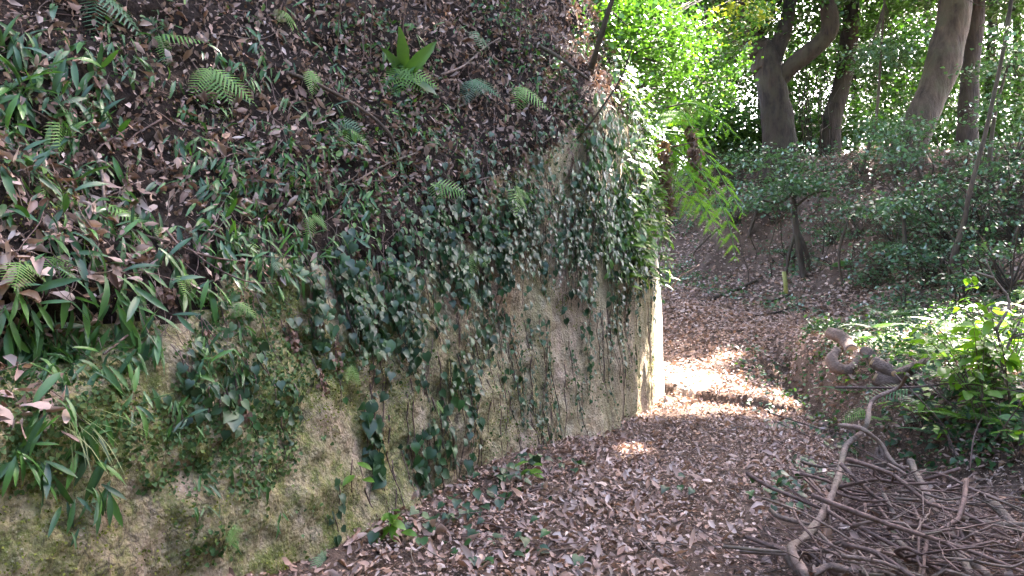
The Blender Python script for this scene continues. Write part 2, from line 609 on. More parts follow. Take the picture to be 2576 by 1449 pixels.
def foot_dist(x, y):
    best = np.full(np.shape(x), 1e9)
    sgn = np.ones(np.shape(x))
    for i in range(len(FOOT) - 1):
        a, b = FOOT[i], FOOT[i + 1]
        ab = b - a
        t = np.clip(((x - a[0]) * ab[0] + (y - a[1]) * ab[1]) / (ab @ ab), 0, 1)
        dx, dy = x - (a[0] + t * ab[0]), y - (a[1] + t * ab[1])
        d = np.hypot(dx, dy)
        sd = np.where(ab[0] * dy - ab[1] * dx > 0, 1, -1)
        sgn = np.where(d < best, sd, sgn)
        best = np.minimum(best, d)
    return best * sgn


def ground_z(x, y):
    x = np.asarray(x, float)
    y = np.asarray(y, float)
    z = 0.16 * (np.sqrt((y - 10.0) ** 2 + 0.5) + (y - 10.0)) / 2
    z = np.minimum(z, 2.25 + 0.02 * (y - 24))
    p = np.stack([x, y, 0 * x], -1)
    z += 0.04 * fbm(p, 1.1, 3)
    # worn ledge across the path just beyond the corner
    ld = (y - 9.75) + (x - 2.3) * 1.15 + 0.12 * noise(p, 2.5)
    z += 0.14 * sstep(0, 0.10, ld) * (1 - sstep(0.2, 2.5, ld)) * (1 - sstep(3.1, 3.6, x))
    # drift of leaves against the cliff foot
    cd = (x - B0[0]) * N1[0] + (y - B0[1]) * N1[1]
    z += 0.16 * np.exp(-np.maximum(cd, 0) / 0.35) * (1 - sstep(6, 9, y))
    # ditch and mound on the right
    xr = 2.95 + 0.2 * (y - 6.9)
    xr = np.where(y < 5.5, 2.67 - 0.25 * (y - 5.5), xr)
    e = x - xr + 0.12 * fbm(p, 1.3, 2)
    on = sstep(5.0, 6.3, y) * (1 - sstep(11.5, 14, y))
    z -= 0.38 * on * sstep(0, 0.35, e) * (1 - sstep(0.45, 0.75, e))
    mh = sstep(0.5, 0.95, e) * 0.62 + 0.10 * np.clip(e - 0.9, 0, 3)
    z += mh * (0.35 + 0.65 * sstep(5.0, 6.5, y)) * (1 - sstep(10.5, 15, y))
    b = foot_dist(x, y) + 0.5 * fbm(p, 0.45, 3)
    z += 3.6 * sstep(-0.6, 6.2, b) + 0.25 * sstep(0, 3, b) * fbm(p, 0.9, 3)
    z -= 3.0 * sstep(14, 40, b)
    return z


def build_ground():
    x = np.concatenate([np.linspace(-60, -6, 24), np.linspace(-5.5, -1.7, 20), np.linspace(-1.62, 0.4, 44), np.linspace(0.45, 8, 150), np.linspace(8.1, 20, 90), np.linspace(21, 90, 30)])
    y = np.concatenate([np.linspace(-20, 1.5, 20), np.linspace(1.6, 13, 210), np.linspace(13.1, 30, 120), np.linspace(31, 120, 40)])
    X, Y = np.meshgrid(x, y, indexing='ij')
    Z = ground_z(X, Y)
    P = np.stack([X, Y, Z], -1)
    Z += 0.03 * fbm(P, 3.3, 3) * (Y < 30)
    P[..., 2] = Z
    nx, ny = X.shape
    idx = np.arange(nx * ny).reshape(nx, ny)
    Fc = np.stack([idx[:-1, :-1], idx[1:, :-1], idx[1:, 1:], idx[:-1, 1:]], -1).reshape(-1, 4)
    return P.reshape(-1, 3), Fc


GV, GF = build_ground()
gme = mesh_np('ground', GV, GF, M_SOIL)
gme.materials.append(M_SUNPATCH_SOIL)
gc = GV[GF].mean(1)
worn_sunlit = np.exp(-((gc[:, 0] - 2.55) / .55) ** 2 - ((gc[:, 1] - 10.6) / 1.3) ** 2) + .25 * fbm(gc, 3, 3) > .55  # sun patch brightness put into the soil colour here
gme.polygons.foreach_set('material_index', worn_sunlit.astype(np.int32))
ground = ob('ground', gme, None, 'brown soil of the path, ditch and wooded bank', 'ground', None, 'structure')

BV_C = BVHTree.FromPolygons([tuple(v) for v in CV], [tuple(int(i) for i in f) for f in CF])
BV_G = BVHTree.FromPolygons([tuple(v) for v in GV], [tuple(int(i) for i in f) for f in GF])


def hit(X, Y, which='any'):
    d = ray(X, Y).normalized()
    best = None
    for k, t in (('cliff', BV_C), ('ground', BV_G)):
        if which not in ('any', k):
            continue
        loc, nn, i, dist = t.ray_cast(CAM, d)
        if loc is not None and (best is None or dist < best[2]):
            if nn.dot(d) > 0:
                nn = -nn
            best = (loc, nn, dist)
    return best


def near_cliff(p):
    loc, nn, i, dist = BV_C.find_nearest(p)
    if nn.x * N1[0] + nn.y * N1[1] + nn.z * 0.3 < 0:
        nn = -nn
    return loc, nn


def gz(x, y):
    return float(ground_z(np.array([x]), np.array([y]))[0])


def gdrop(x, y):
    loc, nn, i, dist = BV_G.ray_cast(Vector((x, y, 40)), Vector((0, 0, -1)))
    return loc if loc is not None else Vector((x, y, gz(x, y)))


# random points on the cliff, weighted by area
def cliff_points(n, smin=-3.0, smax=7.2, zmin=0.0, zmax=8.0):
    tri = CV[CF]
    ar = np.linalg.norm(np.cross(tri[:, 2] - tri[:, 0], tri[:, 3] - tri[:, 1]), axis=1)
    c = tri.mean(1)
    sv = (c[:, :2] - B0) @ A
    ar = ar * ((sv > smin) & (sv < smax + 1.0) & (c[:, 2] > zmin) & (c[:, 2] < zmax))
    i = rng.choice(len(CF), n, p=ar / ar.sum())
    u, v = rng.random((2, n, 1))
    t = tri[i]
    P = (t[:, 0] * (1 - u) + t[:, 1] * u) * (1 - v) + (t[:, 3] * (1 - u) + t[:, 2] * u) * v
    nn = norm(np.cross(t[:, 2] - t[:, 0], t[:, 3] - t[:, 1]))
    fl = np.sign(nn[:, 0] * N1[0] + nn[:, 1] * N1[1] + 0.3 * nn[:, 2])[:, None]
    return P, nn * fl


def rv(n, s=1.0):
    return rng.normal(0, s, (n, 3))


# found things that help to say which of many alike things is meant
MARKS = [('near the big pale fern', 258, 595), ('at the left picture edge', 20, 560), ('near the top left corner', 60, 60), ('beside the dark hollow', 120, 900),
         ('near the yellowish edge fern', 60, 690), ('beside the grass tuft', 190, 1060), ('near the small glossy fern', 448, 730), ('around the forked twig', 540, 660),
         ('over the long pinkish tresses', 725, 800), ('near the pinkish bent stick', 235, 450), ('below the long feathery fern', 560, 300), ('beside the mossy branch', 900, 300),
         ('near the broad-leaved plant', 1030, 150), ('near the fern in mid slope', 870, 380), ('below the curled red leaf', 900, 700), ('by the large grey ivy leaves', 905, 800),
         ('above the bare gritty rock', 1080, 700), ('near the long thin fern', 1290, 520), ('above the grey rock streak', 1330, 620), ('above the olive rock', 1500, 660),
         ('near the sunlit edge', 1630, 560), ('under the corner fern', 1660, 420), ('near the leaning sapling', 1480, 220), ('under the sunlit bush', 1590, 250), ('at the top of the picture', 800, 40),
         ('on the low moss', 450, 1300), ('over the dark ledge', 720, 1110), ('near the top middle', 1200, 80), ('below the big pale fern', 230, 760), ('under the dark corner fern', 230, 180),
         ('below the pale grey-green fern', 1085, 540), ('left of the long thin fern', 1190, 560), ('under the light twig', 1240, 470), ('beside the brown ivy tress', 1330, 480), ('over the drooping fern', 1165, 630), ('below the long thin fern', 1290, 590),
         ('right of the long thin fern', 1390, 520), ('left of the curled red leaf', 800, 680), ('between red leaf and drooping fern', 1020, 650), ('at the upper ivy edge', 1430, 400), ('over the small rock ledge', 1410, 700), ('left of the sunlit edge', 1570, 480)]
MARKS2 = [('by the cliff foot fern', 980, 1330), ('near the bottom edge', 1250, 1430), ('below the long ivy strands', 1150, 1290), ('by the foot ivy patch', 1330, 1230), ('in the middle of the path', 1650, 1280),
          ('by the lone sprig', 1740, 1260), ('near the brush heap edge', 1900, 1380), ('by the ditch', 2050, 1130), ('in the sun patch', 1750, 1060), ('by the sunlit corner', 1680, 1030), ('at the olive rock foot', 1530, 1110)]
MARKS3 = [('by the long crooked branch', 2100, 1230), ('by the thick smooth branch', 2380, 1300), ('by the bent grey branch', 2240, 1140), ('by the kinked branch', 2290, 1390), ('by the wavy bottom branch', 2140, 1430),
          ('by the light right branch', 2520, 1318), ('by the weathered right branch', 2540, 1290), ('by the torn stub', 2210, 1170), ('by the bowed left branch', 1980, 1300), ('by the straight stick', 2250, 1400),
          ('behind the thick smooth branch', 2450, 1230), ('at the lower right corner', 2540, 1420), ('near the crossing grey branch', 2180, 1190), ('at the lower left corner', 1990, 1420)]


def where(X, Y, marks=MARKS):
    return min(marks, key=lambda m: (m[1] - X) ** 2 + (m[2] - Y) ** 2)[0]

MARKS_ROCK = [('left of the low strands', 930, 1080), ('by the thick middle strand', 1130, 960), ('by the grey rock streak', 1330, 780), ('by the leaf drift', 1350, 1120), ('on the olive rock', 1490, 850), ('near the sunlit edge', 1600, 860), ('low on the olive rock', 1470, 1000), ('under the large grey leaves', 960, 920)]

# ------------------------------------------------------------------ leaf and frond shapes
T_IVY = [leaf_tpl([0, .13, .38, .7, 1.0], [.24, .43, .44, .2, .005], 0.25, 0.18 + 0.1 * k, 0, 0.13, 0.1 * k) for k in range(3)]
T_STRAP = [leaf_tpl([0, .12, .3, .5, .7, .87, 1.0], [.012, .04, .075, .088, .078, .045, .004], 0.35, dr, .012, 0, tw) for dr, tw in ((.25, .3), (.5, -.5), (.35, .9), (.1, 0.2))]
T_OVAL = [leaf_tpl([0, .2, .5, .8, 1.0], [.02, .19, .26, .15, .005], 0.2, dr, 0, 0, tw) for dr, tw in ((.15, .2), (.3, -.4))]
T_DRY = [leaf_tpl([-.12, 0, .25, .55, .85, 1.0], [.012, .02, wm * .8, wm, wm * .55, .005], fo, dr, wv, 0, tw)
         for fo, dr, wv, tw, wm in ((.9, -.35, .05, .7, .20), (-.5, .5, .06, -1.0, .22), (1.5, .3, .03, .5, .24), (.4, -.7, .08, 1.3, .18), (.1, .2, .05, -.5, .23), (1.0, .6, .03, -.9, .16))]
T_DRYS = [leaf_tpl([0, .35, .75, 1.0], [.03, wm, wm * .7, .01], fo, dr, wv, 0, tw) for fo, dr, wv, tw, wm in ((.9, -.35, .05, .7, .20), (-.5, .5, .06, -1.0, .23), (1.4, .3, .03, .5, .25), (.3, -.6, .08, 1.2, .18))]
T_BIT = (np.array([(0, 0, .05), (-.3, .3, .16), (-.22, .8, .05), (0, 1, -.1), (.25, .7, .12), (.3, .25, .02)], float), np.array([(0, 1, 2, 3), (0, 3, 4, 5)]))
T_SMALL = (np.array([(0, 0, 0), (-.4, .45, .1), (0, 1, -.05), (.4, .45, .1)], float), np.array([(0, 1, 2, 3)]))
T_HEART = (np.array([(0, .05, 0), (-.42, .05, .05), (-.42, .5, .1), (0, 1, -.08), (.42, .5, .1), (.42, .05, .05)], float), np.array([(0, 1, 2, 3), (0, 3, 4, 5)]))


def tpl_mesh(name, T, mat):
    return mesh_np(name, T[0], T[1], mat)


ME_IVY = [tpl_mesh('ivy_leaf', t, M_IVY) for t in T_IVY]
ME_STRAP = [tpl_mesh('strap_leaf', t, M_STRAP) for t in T_STRAP]
ME_DRY = [tpl_mesh('dry_leaf', t, M_LIT1) for t in T_DRY]
ME_OVAL = [tpl_mesh('oval_leaf', t, M_GREEN1) for t in T_OVAL]
ME_BROAD = [tpl_mesh('broad_leaf', t, M_IVY) for t in T_OVAL]


def frond_geo(pairs=13, lobes=5, droop=0.35, wid=0.36, hw0=.028):
    """a pinnate frond of unit length along +y, toothed pinnae"""
    V, Fc = [], []
    for i in range(pairs * 2):
        side = -1 if i % 2 else 1
        t = 0.10 + 0.88 * (i // 2 + 0.25 * (i % 2)) / pairs
        L = wid * (math.sin(math.pi * min(1, (t + 0.10) / 0.95)) ** 0.7) * (1.05 - 0.55 * t) + 0.012
        y0, z0 = t, -droop * t * t
        ax = np.array([side * 0.93, 0.30 + 0.25 * t, -0.14])
        b = len(V)
        n = lobes
        for j in range(n + 1):
            f = j / n
            c = np.array([0, y0, z0]) + ax * L * f + np.array([0, 0, -0.10 * L * f * f])
            hw = hw0 * (1 - f) ** 0.6 * (1 - 0.35 * t) + 0.001
            tooth = 0.55 if j % 2 else 1.0
            V += [c + np.array([0, hw * tooth, 0]), c - np.array([0, hw * (1.4 - 0.4 * tooth), 0])]
        for j in range(n):
            Fc.append((b + 2 * j, b + 2 * j + 1, b + 2 * j + 3, b + 2 * j + 2))
    b = len(V)
    for j in range(9):
        t = j / 8
        for k in (-1, 1):
            V.append(np.array([k * 0.006 * (1.2 - t), t, -droop * t * t + 0.002]))
    for j in range(8):
        Fc.append((b + 2 * j, b + 2 * j + 1, b + 2 * j + 3, b + 2 * j + 2))
    return np.array(V), np.array(Fc)


FRONDS = [frond_geo(13, 6, .35, .36), frond_geo(15, 6, .6, .30), frond_geo(11, 5, .15, .42)]
ME_FROND = [mesh_np('frond', g[0], g[1], M_FERN) for g in FRONDS]
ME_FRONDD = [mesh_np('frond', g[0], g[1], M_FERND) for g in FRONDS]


def put_fern(p, nrm, size, fronds, label, group, dark=False, spread=0.7, down=0.55):
    root = thing('fern', p, label, 'fern', group)
    for k in range(fronds):
        a = (k + random.uniform(-.3, .3)) / max(1, fronds) * 2 * spread - spread if fronds > 1 else random.uniform(-.4, .4)
        side = nrm.cross(Vector((0, 0, 1)))
        if side.length < 0.2:
            side = Vector((1, 0, 0))
            d = Vector((math.cos(k * 2.4), math.sin(k * 2.4), 0.55))
        else:
            side.normalize()
            d = nrm * 0.30 + side * math.sin(a) + Vector((0, 0, -down * math.cos(a) + random.uniform(-.15, .15)))
        up = Vector((0, 0, .5)) + nrm * 1.2 if side.x else Vector((0, 0, 1))
        M = frame(p + nrm * (size * .2 + .02 if side.x else .0), d, up, size * random.uniform(.7, 1.1))
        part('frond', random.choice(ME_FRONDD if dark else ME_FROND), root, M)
    return root


# ------------------------------------------------------------------ ferns on the bank, placed one by one
for X, Y, L, nf, dark, lab in [
    (265, 545, 130, 2, 0, 'large pale green fern on the left bank, biggest of the row'),
    (380, 590, 85, 1, 0, 'pale fern frond beside the biggest fern, to its right'),
    (125, 640, 95, 2, 0, 'bright fern frond pointing down below the long strap leaves'),
    (30, 680, 110, 1, 0, 'yellowish fern frond at the left picture edge'),
    (435, 700, 80, 2, 0, 'small glossy fern beneath the thin forked twig'),
    (620, 630, 70, 1, 0, 'small fern frond at the end of the forked twig'),
    (675, 670, 65, 1, 1, 'dull fern frond hanging just above the moss'),
    (765, 545, 95, 1, 0, 'upright-toothed fern frond above the brown dried tresses'),
    (90, 470, 80, 1, 0, 'small pale fern amid dark leaves on the upper left bank'),
    (400, 115, 110, 1, 0, 'fern frond arching over the leaf litter near the top left'),
    (520, 195, 150, 2, 0, 'long feathery fern frond lying across the upper litter slope'),
    (865, 340, 95, 1, 0, 'light fern frond hanging in the middle of the litter slope'),
    (840, 305, 90, 1, 1, 'darker fern frond just above the middle of the litter slope'),
    (1080, 465, 100, 1, 0, 'pale grey-green fern frond above the ivy band'),
    (1160, 725, 90, 1, 1, 'grey-green narrow fern frond hanging over bare rock'),
    (1165, 650, 100, 1, 0, 'drooping fern frond at the lower edge of the ivy'),
    (1270, 480, 120, 1, 0, 'long thin fern frond leaning over the dense ivy'),
    (240, 20, 160, 2, 1, 'big dark fern hanging from the top left corner'),
    (120, 300, 110, 1, 0, 'low fern frond at the left among blue-green strap leaves'),
    (1000, 185, 120, 2, 0, 'fern fronds below the broad-leaved plant'),
    (1180, 90, 90, 1, 1, 'curled blue-green fern frond near the top middle'),
    (1180, 215, 100, 2, 1, 'dark fern near the middle of the upper slope'),
    (1300, 235, 110, 2, 0, 'yellow-green fern fronds on the shaded upper slope'),
    (760, 180, 80, 1, 0, 'small yellowish fern on the litter slope'),
    (700, 45, 90, 2, 0, 'fresh green fern at the top of the slope'),
    (860, 920, 70, 2, 0, 'tiny fern under the hanging brown tresses on the rock'),
    (1080, 1010, 60, 2, 0, 'tiny fern in the ivy strand on the rock'),
    (590, 770, 70, 1, 0, 'thin fern frond on the mossy rock'),
    (970, 1310, 70, 3, 0, 'little fern at the foot of the cliff'),
    (560, 1330, 60, 2, 0, 'tiny bright fern low on the mossy bank'),
    (780, 1400, 80, 3, 1, 'dark low fern where the moss meets the leaf litter'),
    (150, 520, 70, 1, 0, 'small fern between dark leaves left of the big fern'),
    (1600, 200, 70, 3, 0, 'sunlit fern high on the shoulder of the cliff'),
    (1640, 270, 75, 3, 0, 'sunlit fern above the corner fern root'),
    (1575, 260, 70, 2, 0, 'fern just left of the sunlit shoulder'),
    (1540, 150, 70, 2, 0, 'fern at the crest beside the leaning sapling'),
    (1620, 350, 70, 2, 0, 'fern over the bare olive patch near the corner'),
]:
    h = hit(X, Y, 'cliff')
    if not h:
        continue
    put_fern(h[0], h[1], L / F * h[2] * .92, nf + (1 if L < 120 else 2), lab, None, bool(dark))

# ------------------------------------------------------------------ strap-leaved plants
STRAP_ZONES = [
    ([(0, 0), (230, 0), (250, 230), (0, 300)], 34, .17, 'dark strap-leaved clump hanging in the top left corner'),
    ([(0, 250), (250, 190), (330, 330), (450, 450), (560, 560), (560, 700), (420, 820), (330, 960), (0, 960)], 170, .135, 'clump of drooping blue-green strap leaves on the left bank'),
    ([(400, 330), (760, 400), (1000, 520), (940, 740), (560, 720), (520, 520)], 190, .10, 'clump of small pointed dark leaves above the mossy rock'),
    ([(0, 1000), (330, 1000), (280, 1250), (100, 1300), (0, 1250)], 22, .12, 'strap-leaved clump low on the left bank'),
    ([(330, 850), (640, 780), (640, 950), (520, 1130), (330, 1100)], 24, .085, 'sparse tuft of short strap leaves on the mossy bank'),
    ([(250, 20), (1500, 20), (1480, 250), (1000, 480), (700, 420), (250, 200)], 150, .095, 'lone green leaves growing through litter on the upper slope'),
    ([(200, 1200), (760, 1080), (760, 1330), (350, 1420), (150, 1400)], 12, .07, 'small leaf pair on the low mossy bank'),
]


def rand_in(poly):
    xs = [p[0] for p in poly]
    ys = [p[1] for p in poly]
    while True:
        x, y = random.uniform(min(xs), max(xs)), random.uniform(min(ys), max(ys))
        if inpoly(np.array([x]), np.array([y]), poly)[0]:
            return x, y


DOWN = Vector((0, 0, -1))


def strap_clump(X, Y, size, lab, grp, nl=None, name='strap_leaf_plant'):
    h = hit(X, Y, 'cliff')
    if not h:
        return
    p, n, dist = h
    root = thing(name, p, lab, 'plant', grp)
    side = n.cross(Vector((0, 0, 1))).normalized()
    for k in range(nl or random.choice((2, 3, 3, 4, 5))):
        a = random.gauss(0, .7)
        d = DOWN * random.uniform(.45, 1.2) + side * math.sin(a) * 0.75 + n * random.uniform(.2, .7)
        if random.random() < .13:
            d.z += 1.1
        up = n * 0.8 + Vector((0, 0, .7)) + side * random.gauss(0, .5)
        part('leaf', random.choice(ME_STRAP), root, frame(p + n * random.uniform(.01, .06) + side * random.gauss(0, .025), d, up, size * random.uniform(.6, 1.35)))


for poly, cnt, size, lab in STRAP_ZONES:
    for k in range(cnt):
        X, Y = rand_in(poly)
        ll = lab.rsplit(' on the ', 1)[0] if ' on the ' in lab else lab
        ll = ll.replace(' hanging in the top left corner', '').replace(' growing through litter', '') + ' ' + where(X, Y)
        strap_clump(X, Y, size, ll, ll, None, 'pointed_leaf_plant' if 'pointed' in lab else 'green_leaf_sprout' if 'lone green' in lab or 'leaf pair' in lab else 'strap_leaf_plant')

# the broad-leaved plant standing proud on the upper slope
h = hit(1010, 195, 'cliff')
p, n, dist = h
root = thing('broad_leaved_plant', p, 'bright plant with four long broad leaves standing on the upper slope', 'plant')
ME_LONG = mesh_np('long_leaf', *leaf_tpl([0, .15, .35, .6, .85, 1], [.03, .07, .12, .13, .08, .01], .3, .3, .03, 0, .5), M_DRAPE)
for X, Y in ((1024, 85), (985, 125), (1085, 120), (1090, 205), (950, 165)):
    q = at(X, Y, p.y - 0.25)
    d = q - p
    part('leaf', ME_LONG, root, frame(p, d, n + Vector((0.3, -.6, .3)), d.length))
part('stem', tube_mesh('stem', [Vector((0, 0, 0)), n * 0.05, n * 0.10 + Vector((0, 0, .05))], [.012, .010, .006], M_FERN), root, Matrix.Translation(p))

# ------------------------------------------------------------------ ivy
def ivy_strand(p, length, lab, grp, size=.062, out=.012, gap=.055, lean=0.0, stem=True, name='ivy_strand', meshes=None, down=True, wob=.35):
    root = thing(name, p, lab, 'ivy', grp)
    pts = []
    q = Vector(p)
    sl = random.gauss(lean, .18)
    nst = max(3, int(length / 0.06))
    k = 0
    dist = 0
    nxt = 0
    for i in range(nst):
        loc, n = near_cliff(q)
        pts.append(loc + n * out * (0.6 + .4 * random.random()))
        side = n.cross(Vector((0, 0, 1)))
        if side.length < .1:
            side = Vector((1, 0, 0))
        side.normalize()
        while nxt <= dist + 0.06:
            pos = loc + n * (out + random.uniform(0, out)) + side * random.gauss(0, .022)
            pos.z -= (nxt - dist)
            d = DOWN * random.uniform(.5, 1.0) + side * random.gauss(0, .55) + n * random.uniform(.1, .6)
            up = n + Vector((0, 0, random.uniform(0, .8))) + side * random.gauss(0, .4)
            part('leaf', random.choice(meshes or ME_IVY), root, frame(pos, d, up, size * random.uniform(.55, 1.3)))
            nxt += gap * random.uniform(.6, 1.5)
        sl += random.gauss(0, .12)
        tng = (DOWN if down else Vector((0, 0, 1))) - n * n.dot(DOWN if down else Vector((0, 0, 1)))
        q = loc + (tng.normalized() + side * sl * wob).normalized() * 0.06
        dist += 0.06
    if stem:
        part('stem', tube_mesh('stem', [v - p for v in pts], [.0035, .002], M_TWIG, 4), root, Matrix.Translation(p))


BAND = [(890, 740), (980, 580), (1150, 500), (1330, 420), (1480, 350), (1600, 380), (1665, 440), (1680, 620), (1640, 690), (1560, 700), (1480, 650), (1330, 610), (1220, 640), (1080, 690), (960, 760), (760, 720), (700, 640), (860, 580)]
for k in range(225):
    X, Y = rand_in(BAND)
    h = hit(X, Y, 'cliff')
    if not h:
        continue
    far = X > 1400
    ivy_strand(h[0], random.uniform(.35, .7), 'ivy strand in the dense band ' + where(X, Y), 'ivy strands in the dense band ' + where(X, Y), .056 if not far else .062, random.uniform(.015, .09), .036, 0.1)
BAND_UP = [(950, 480), (1300, 300), (1480, 220), (1620, 230), (1660, 430), (1480, 350), (1150, 500), (980, 580)]
for k in range(75):
    X, Y = rand_in(BAND_UP)
    h = hit(X, Y, 'cliff')
    if h:
        ivy_strand(h[0], random.uniform(.2, .5), 'short ivy strand mixed with litter ' + where(X, Y), 'short ivy strands in litter ' + where(X, Y), .05, random.uniform(.01, .06), .045, name='short_ivy')
for X, Y, Y2, sz, lab in [
    (1125, 905, 1040, .075, 'thick ivy strand in the middle of the bare rock'),
    (1165, 905, 1200, .07, 'long ivy strand down the middle of the rock beside the thick one'),
    (1060, 1070, 1270, .075, 'ivy strand low on the rock reaching towards the litter'),
    (1100, 1040, 1180, .07, 'ivy strand between the two longest strands low on the rock'),
    (925, 1010, 1255, .08, 'sparse ivy strand hanging left of the low strands'),
    (895, 770, 900, .09, 'cluster of large grey ivy leaves at the left end of the band'),
    (930, 760, 880, .08, 'ivy strand beside the cluster of large grey leaves'),
    (1265, 780, 1010, .055, 'thin ivy strand right of the mossy hump on the rock'),
    (1350, 790, 1200, .05, 'long thin ivy strand with small leaves mid cliff'),
    (1345, 1010, 1160, .055, 'ivy strand low on the rock near the leaf drift'),
    (1210, 720, 900, .075, 'ivy strand with large leaves below the band'),
    (1190, 830, 960, .06, 'short ivy strand beside the long grey rock streak'),
    (1410, 740, 830, .06, 'small ivy cluster on a rock ledge below the band'),
    (1480, 770, 960, .05, 'thin ivy strand on the smooth olive rock'),
    (1455, 820, 890, .055, 'short ivy tuft on the smooth olive rock'),
    (1550, 740, 940, .06, 'dark narrow ivy strand near the far corner'),
    (1575, 720, 860, .055, 'ivy strand nearest the far corner'),
    (1470, 950, 1020, .05, 'short ivy strand low on the olive rock'),
    (1625, 760, 1000, .035, 'very thin ivy strand close to the sunlit edge'),
    (1520, 830, 1100, .035, 'thin dark creeper line on the olive rock'),
    (1430, 880, 1090, .04, 'thin creeper line left of the olive rock'),
    (840, 1210, 1240, .07, 'single ivy sprig at the left foot of the rock'),
    (830, 1300, 1370, .07, 'ivy sprig just above the lowest litter'),
    (1290, 950, 1100, .05, 'faint ivy strand between the long strands and the leaf drift'),
    (600, 930, 1000, .075, 'ivy cluster with big heart leaves on the mossy bank'),
    (640, 900, 980, .07, 'ivy sprig beside the big heart leaves on the moss'),
    (560, 960, 1010, .08, 'pair of large heart leaves hanging over root hairs'),
    (800, 860, 930, .06, 'ivy sprig between the brown tresses'),
    (840, 830, 900, .055, 'ivy sprig right of the brown tresses'),
    (470, 880, 960, .06, 'ivy sprig on the creeping leaf mat'),
    (700, 1040, 1090, .05, 'small ivy sprig over the dark ledge'),
    (1010, 880, 1000, .055, 'few ivy leaves on the gritty rock'),
    (960, 930, 960, .06, 'two ivy leaves alone on the gritty rock'),
]:
    h = hit(X, Y, 'cliff')
    if h:
        ivy_strand(h[0], max(.12, (Y2 - Y) / F * h[2]), lab, None, sz * 1.0, .028, .03 if Y2 - Y > 90 else .04, wob=.5)
    if Y2 - Y > 110 and sz >= .05:
        for dx, side_ in ((-17, 'left companion of the '), (19, 'right companion of the ')):
            h = hit(X + dx, Y + random.uniform(0, 40), 'cliff')
            if h:
                ivy_strand(h[0], .7 * (Y2 - Y) / F * h[2], ' '.join((side_ + lab).split()[:16]), None, sz * .85, .025, .038, wob=.6, name='ivy_trailer')

for k in range(34):
    X, Y = rand_in([(430, 720), (760, 700), (950, 830), (900, 960), (560, 1080), (380, 1000)])
    h = hit(X, Y, 'cliff')
    if h:
        ivy_strand(h[0], random.uniform(.08, .25), 'small ivy sprig on mossy rock ' + where(X, Y), 'small ivy sprigs on mossy rock ' + where(X, Y), .045, random.uniform(.01, .03), .045, name='ivy_sprig')
for k in range(30):
    X, Y = rand_in([(900, 880), (1250, 760), (1600, 740), (1600, 960), (1400, 1100), (1000, 1240)])
    h = hit(X, Y, 'cliff')
    if h:
        ivy_strand(h[0], random.uniform(.15, .5), 'thin small-leaved ivy strand on bare rock ' + where(X, Y, MARKS_ROCK), 'thin ivy strands on bare rock ' + where(X, Y, MARKS_ROCK), .034, .012, .05, name='thin_ivy')

# leafless creeper stems on the bare rock
for k in range(46):
    X, Y = rand_in([(900, 850), (1200, 760), (1640, 720), (1650, 950), (1300, 1080), (900, 1200)])
    h = hit(X, Y, 'cliff')
    if not h:
        continue
    q = h[0]
    pts = []
    sl = random.gauss(.1, .3)
    for i in range(random.randint(5, 14)):
        loc, n = near_cliff(q)
        pts.append(loc + n * .004 - h[0])
        side = n.cross(Vector((0, 0, 1))).normalized()
        sl += random.gauss(0, .2)
        q = loc + (DOWN + side * sl * .5).normalized() * .08
    o = ob('creeper_stem', tube_mesh('creeper_stem', pts, [.0045, .002], M_TWIG, 4), None, 'thin bare creeper stem clinging to the rock face', 'stem', 'bare creeper stems on the rock')
    o.location = h[0]

# green strands draped over the corner
ME_DRAPE = [tpl_mesh('drape_leaf', t, M_DRAPE) for t in T_OVAL]
for k in range(115):
    X, Y = rand_in([(1430, 330), (1500, 180), (1600, 150), (1670, 330), (1685, 600), (1560, 640), (1470, 560)])
    h = hit(X, Y, 'cliff')
    if h:
        ivy_strand(h[0], random.uniform(.3, .65), 'drape of narrow green leaves ' + where(X, Y), 'green drapes ' + where(X, Y), .085, random.uniform(.03, .14), .034, 0.1, True, 'leafy_drape', ME_DRAPE)

# narrow sunlit leaves bristling from the far edge of the cliff
for k in range(150):
    X = random.uniform(1540, 1690)
    Y = random.uniform(90, 690)
    if Y < 300:
        X -= (300 - Y) * .25
    h = hit(X, Y, 'cliff')
    if not h:
        continue
    p, n, dist = h
    root = thing('edge_sprig', p, 'sprig of narrow bright leaves bristling ' + ('from the top of the sunlit edge' if Y < 320 else 'from the middle of the sunlit edge' if Y < 500 else 'from the lower sunlit edge'), 'sprig', 'sprigs on the sunlit edge')
    for j in range(random.randint(5, 9)):
        d = Vector((random.uniform(.2, 1), random.uniform(-.5, .5), random.gauss(-.25, .5))) + n * .3
        part('leaf', random.choice(ME_OVAL), root, frame(p + n * random.uniform(.02, .22) + Vector((0, 0, random.gauss(0, .08))), d, Vector((0, -.3, 1)), random.uniform(.09, .17)))

# ------------------------------------------------------------------ creeping leaf mat and moss tufts (uncountable)
P, Nn = cliff_points(120000, -3.4, 4.5, -0.1, 3.0)
X, Y = proj(P)
dens = sstep(-.15, .35, fbm(P, 1.9, 4, .6)) * .95
dens *= np.where(inpoly(X, Y, [(-900, 900), (0, 880), (420, 800), (520, 680), (720, 720), (900, 900), (820, 1100), (600, 1300), (500, 1500), (-900, 2200)]), 1, 0.07)
kp = rng.random(len(P)) < dens
P, Nn = P[kp][:36000], Nn[kp][:36000]
n = len(P)
d = rv(n, .5) + np.array([0, 0, -.8])
V, Fc = batch(T_HEART, P + Nn * rng.uniform(.002, .015, (n, 1)), d, Nn + rv(n, .35), rng.uniform(.012, .027, n))
ob('creeping_leaf_mat', mesh_np('creeping_leaf_mat', V, Fc, M_FIG), None, 'mat of tiny round creeping leaves on the mossy bank', 'creeper', None, 'stuff')

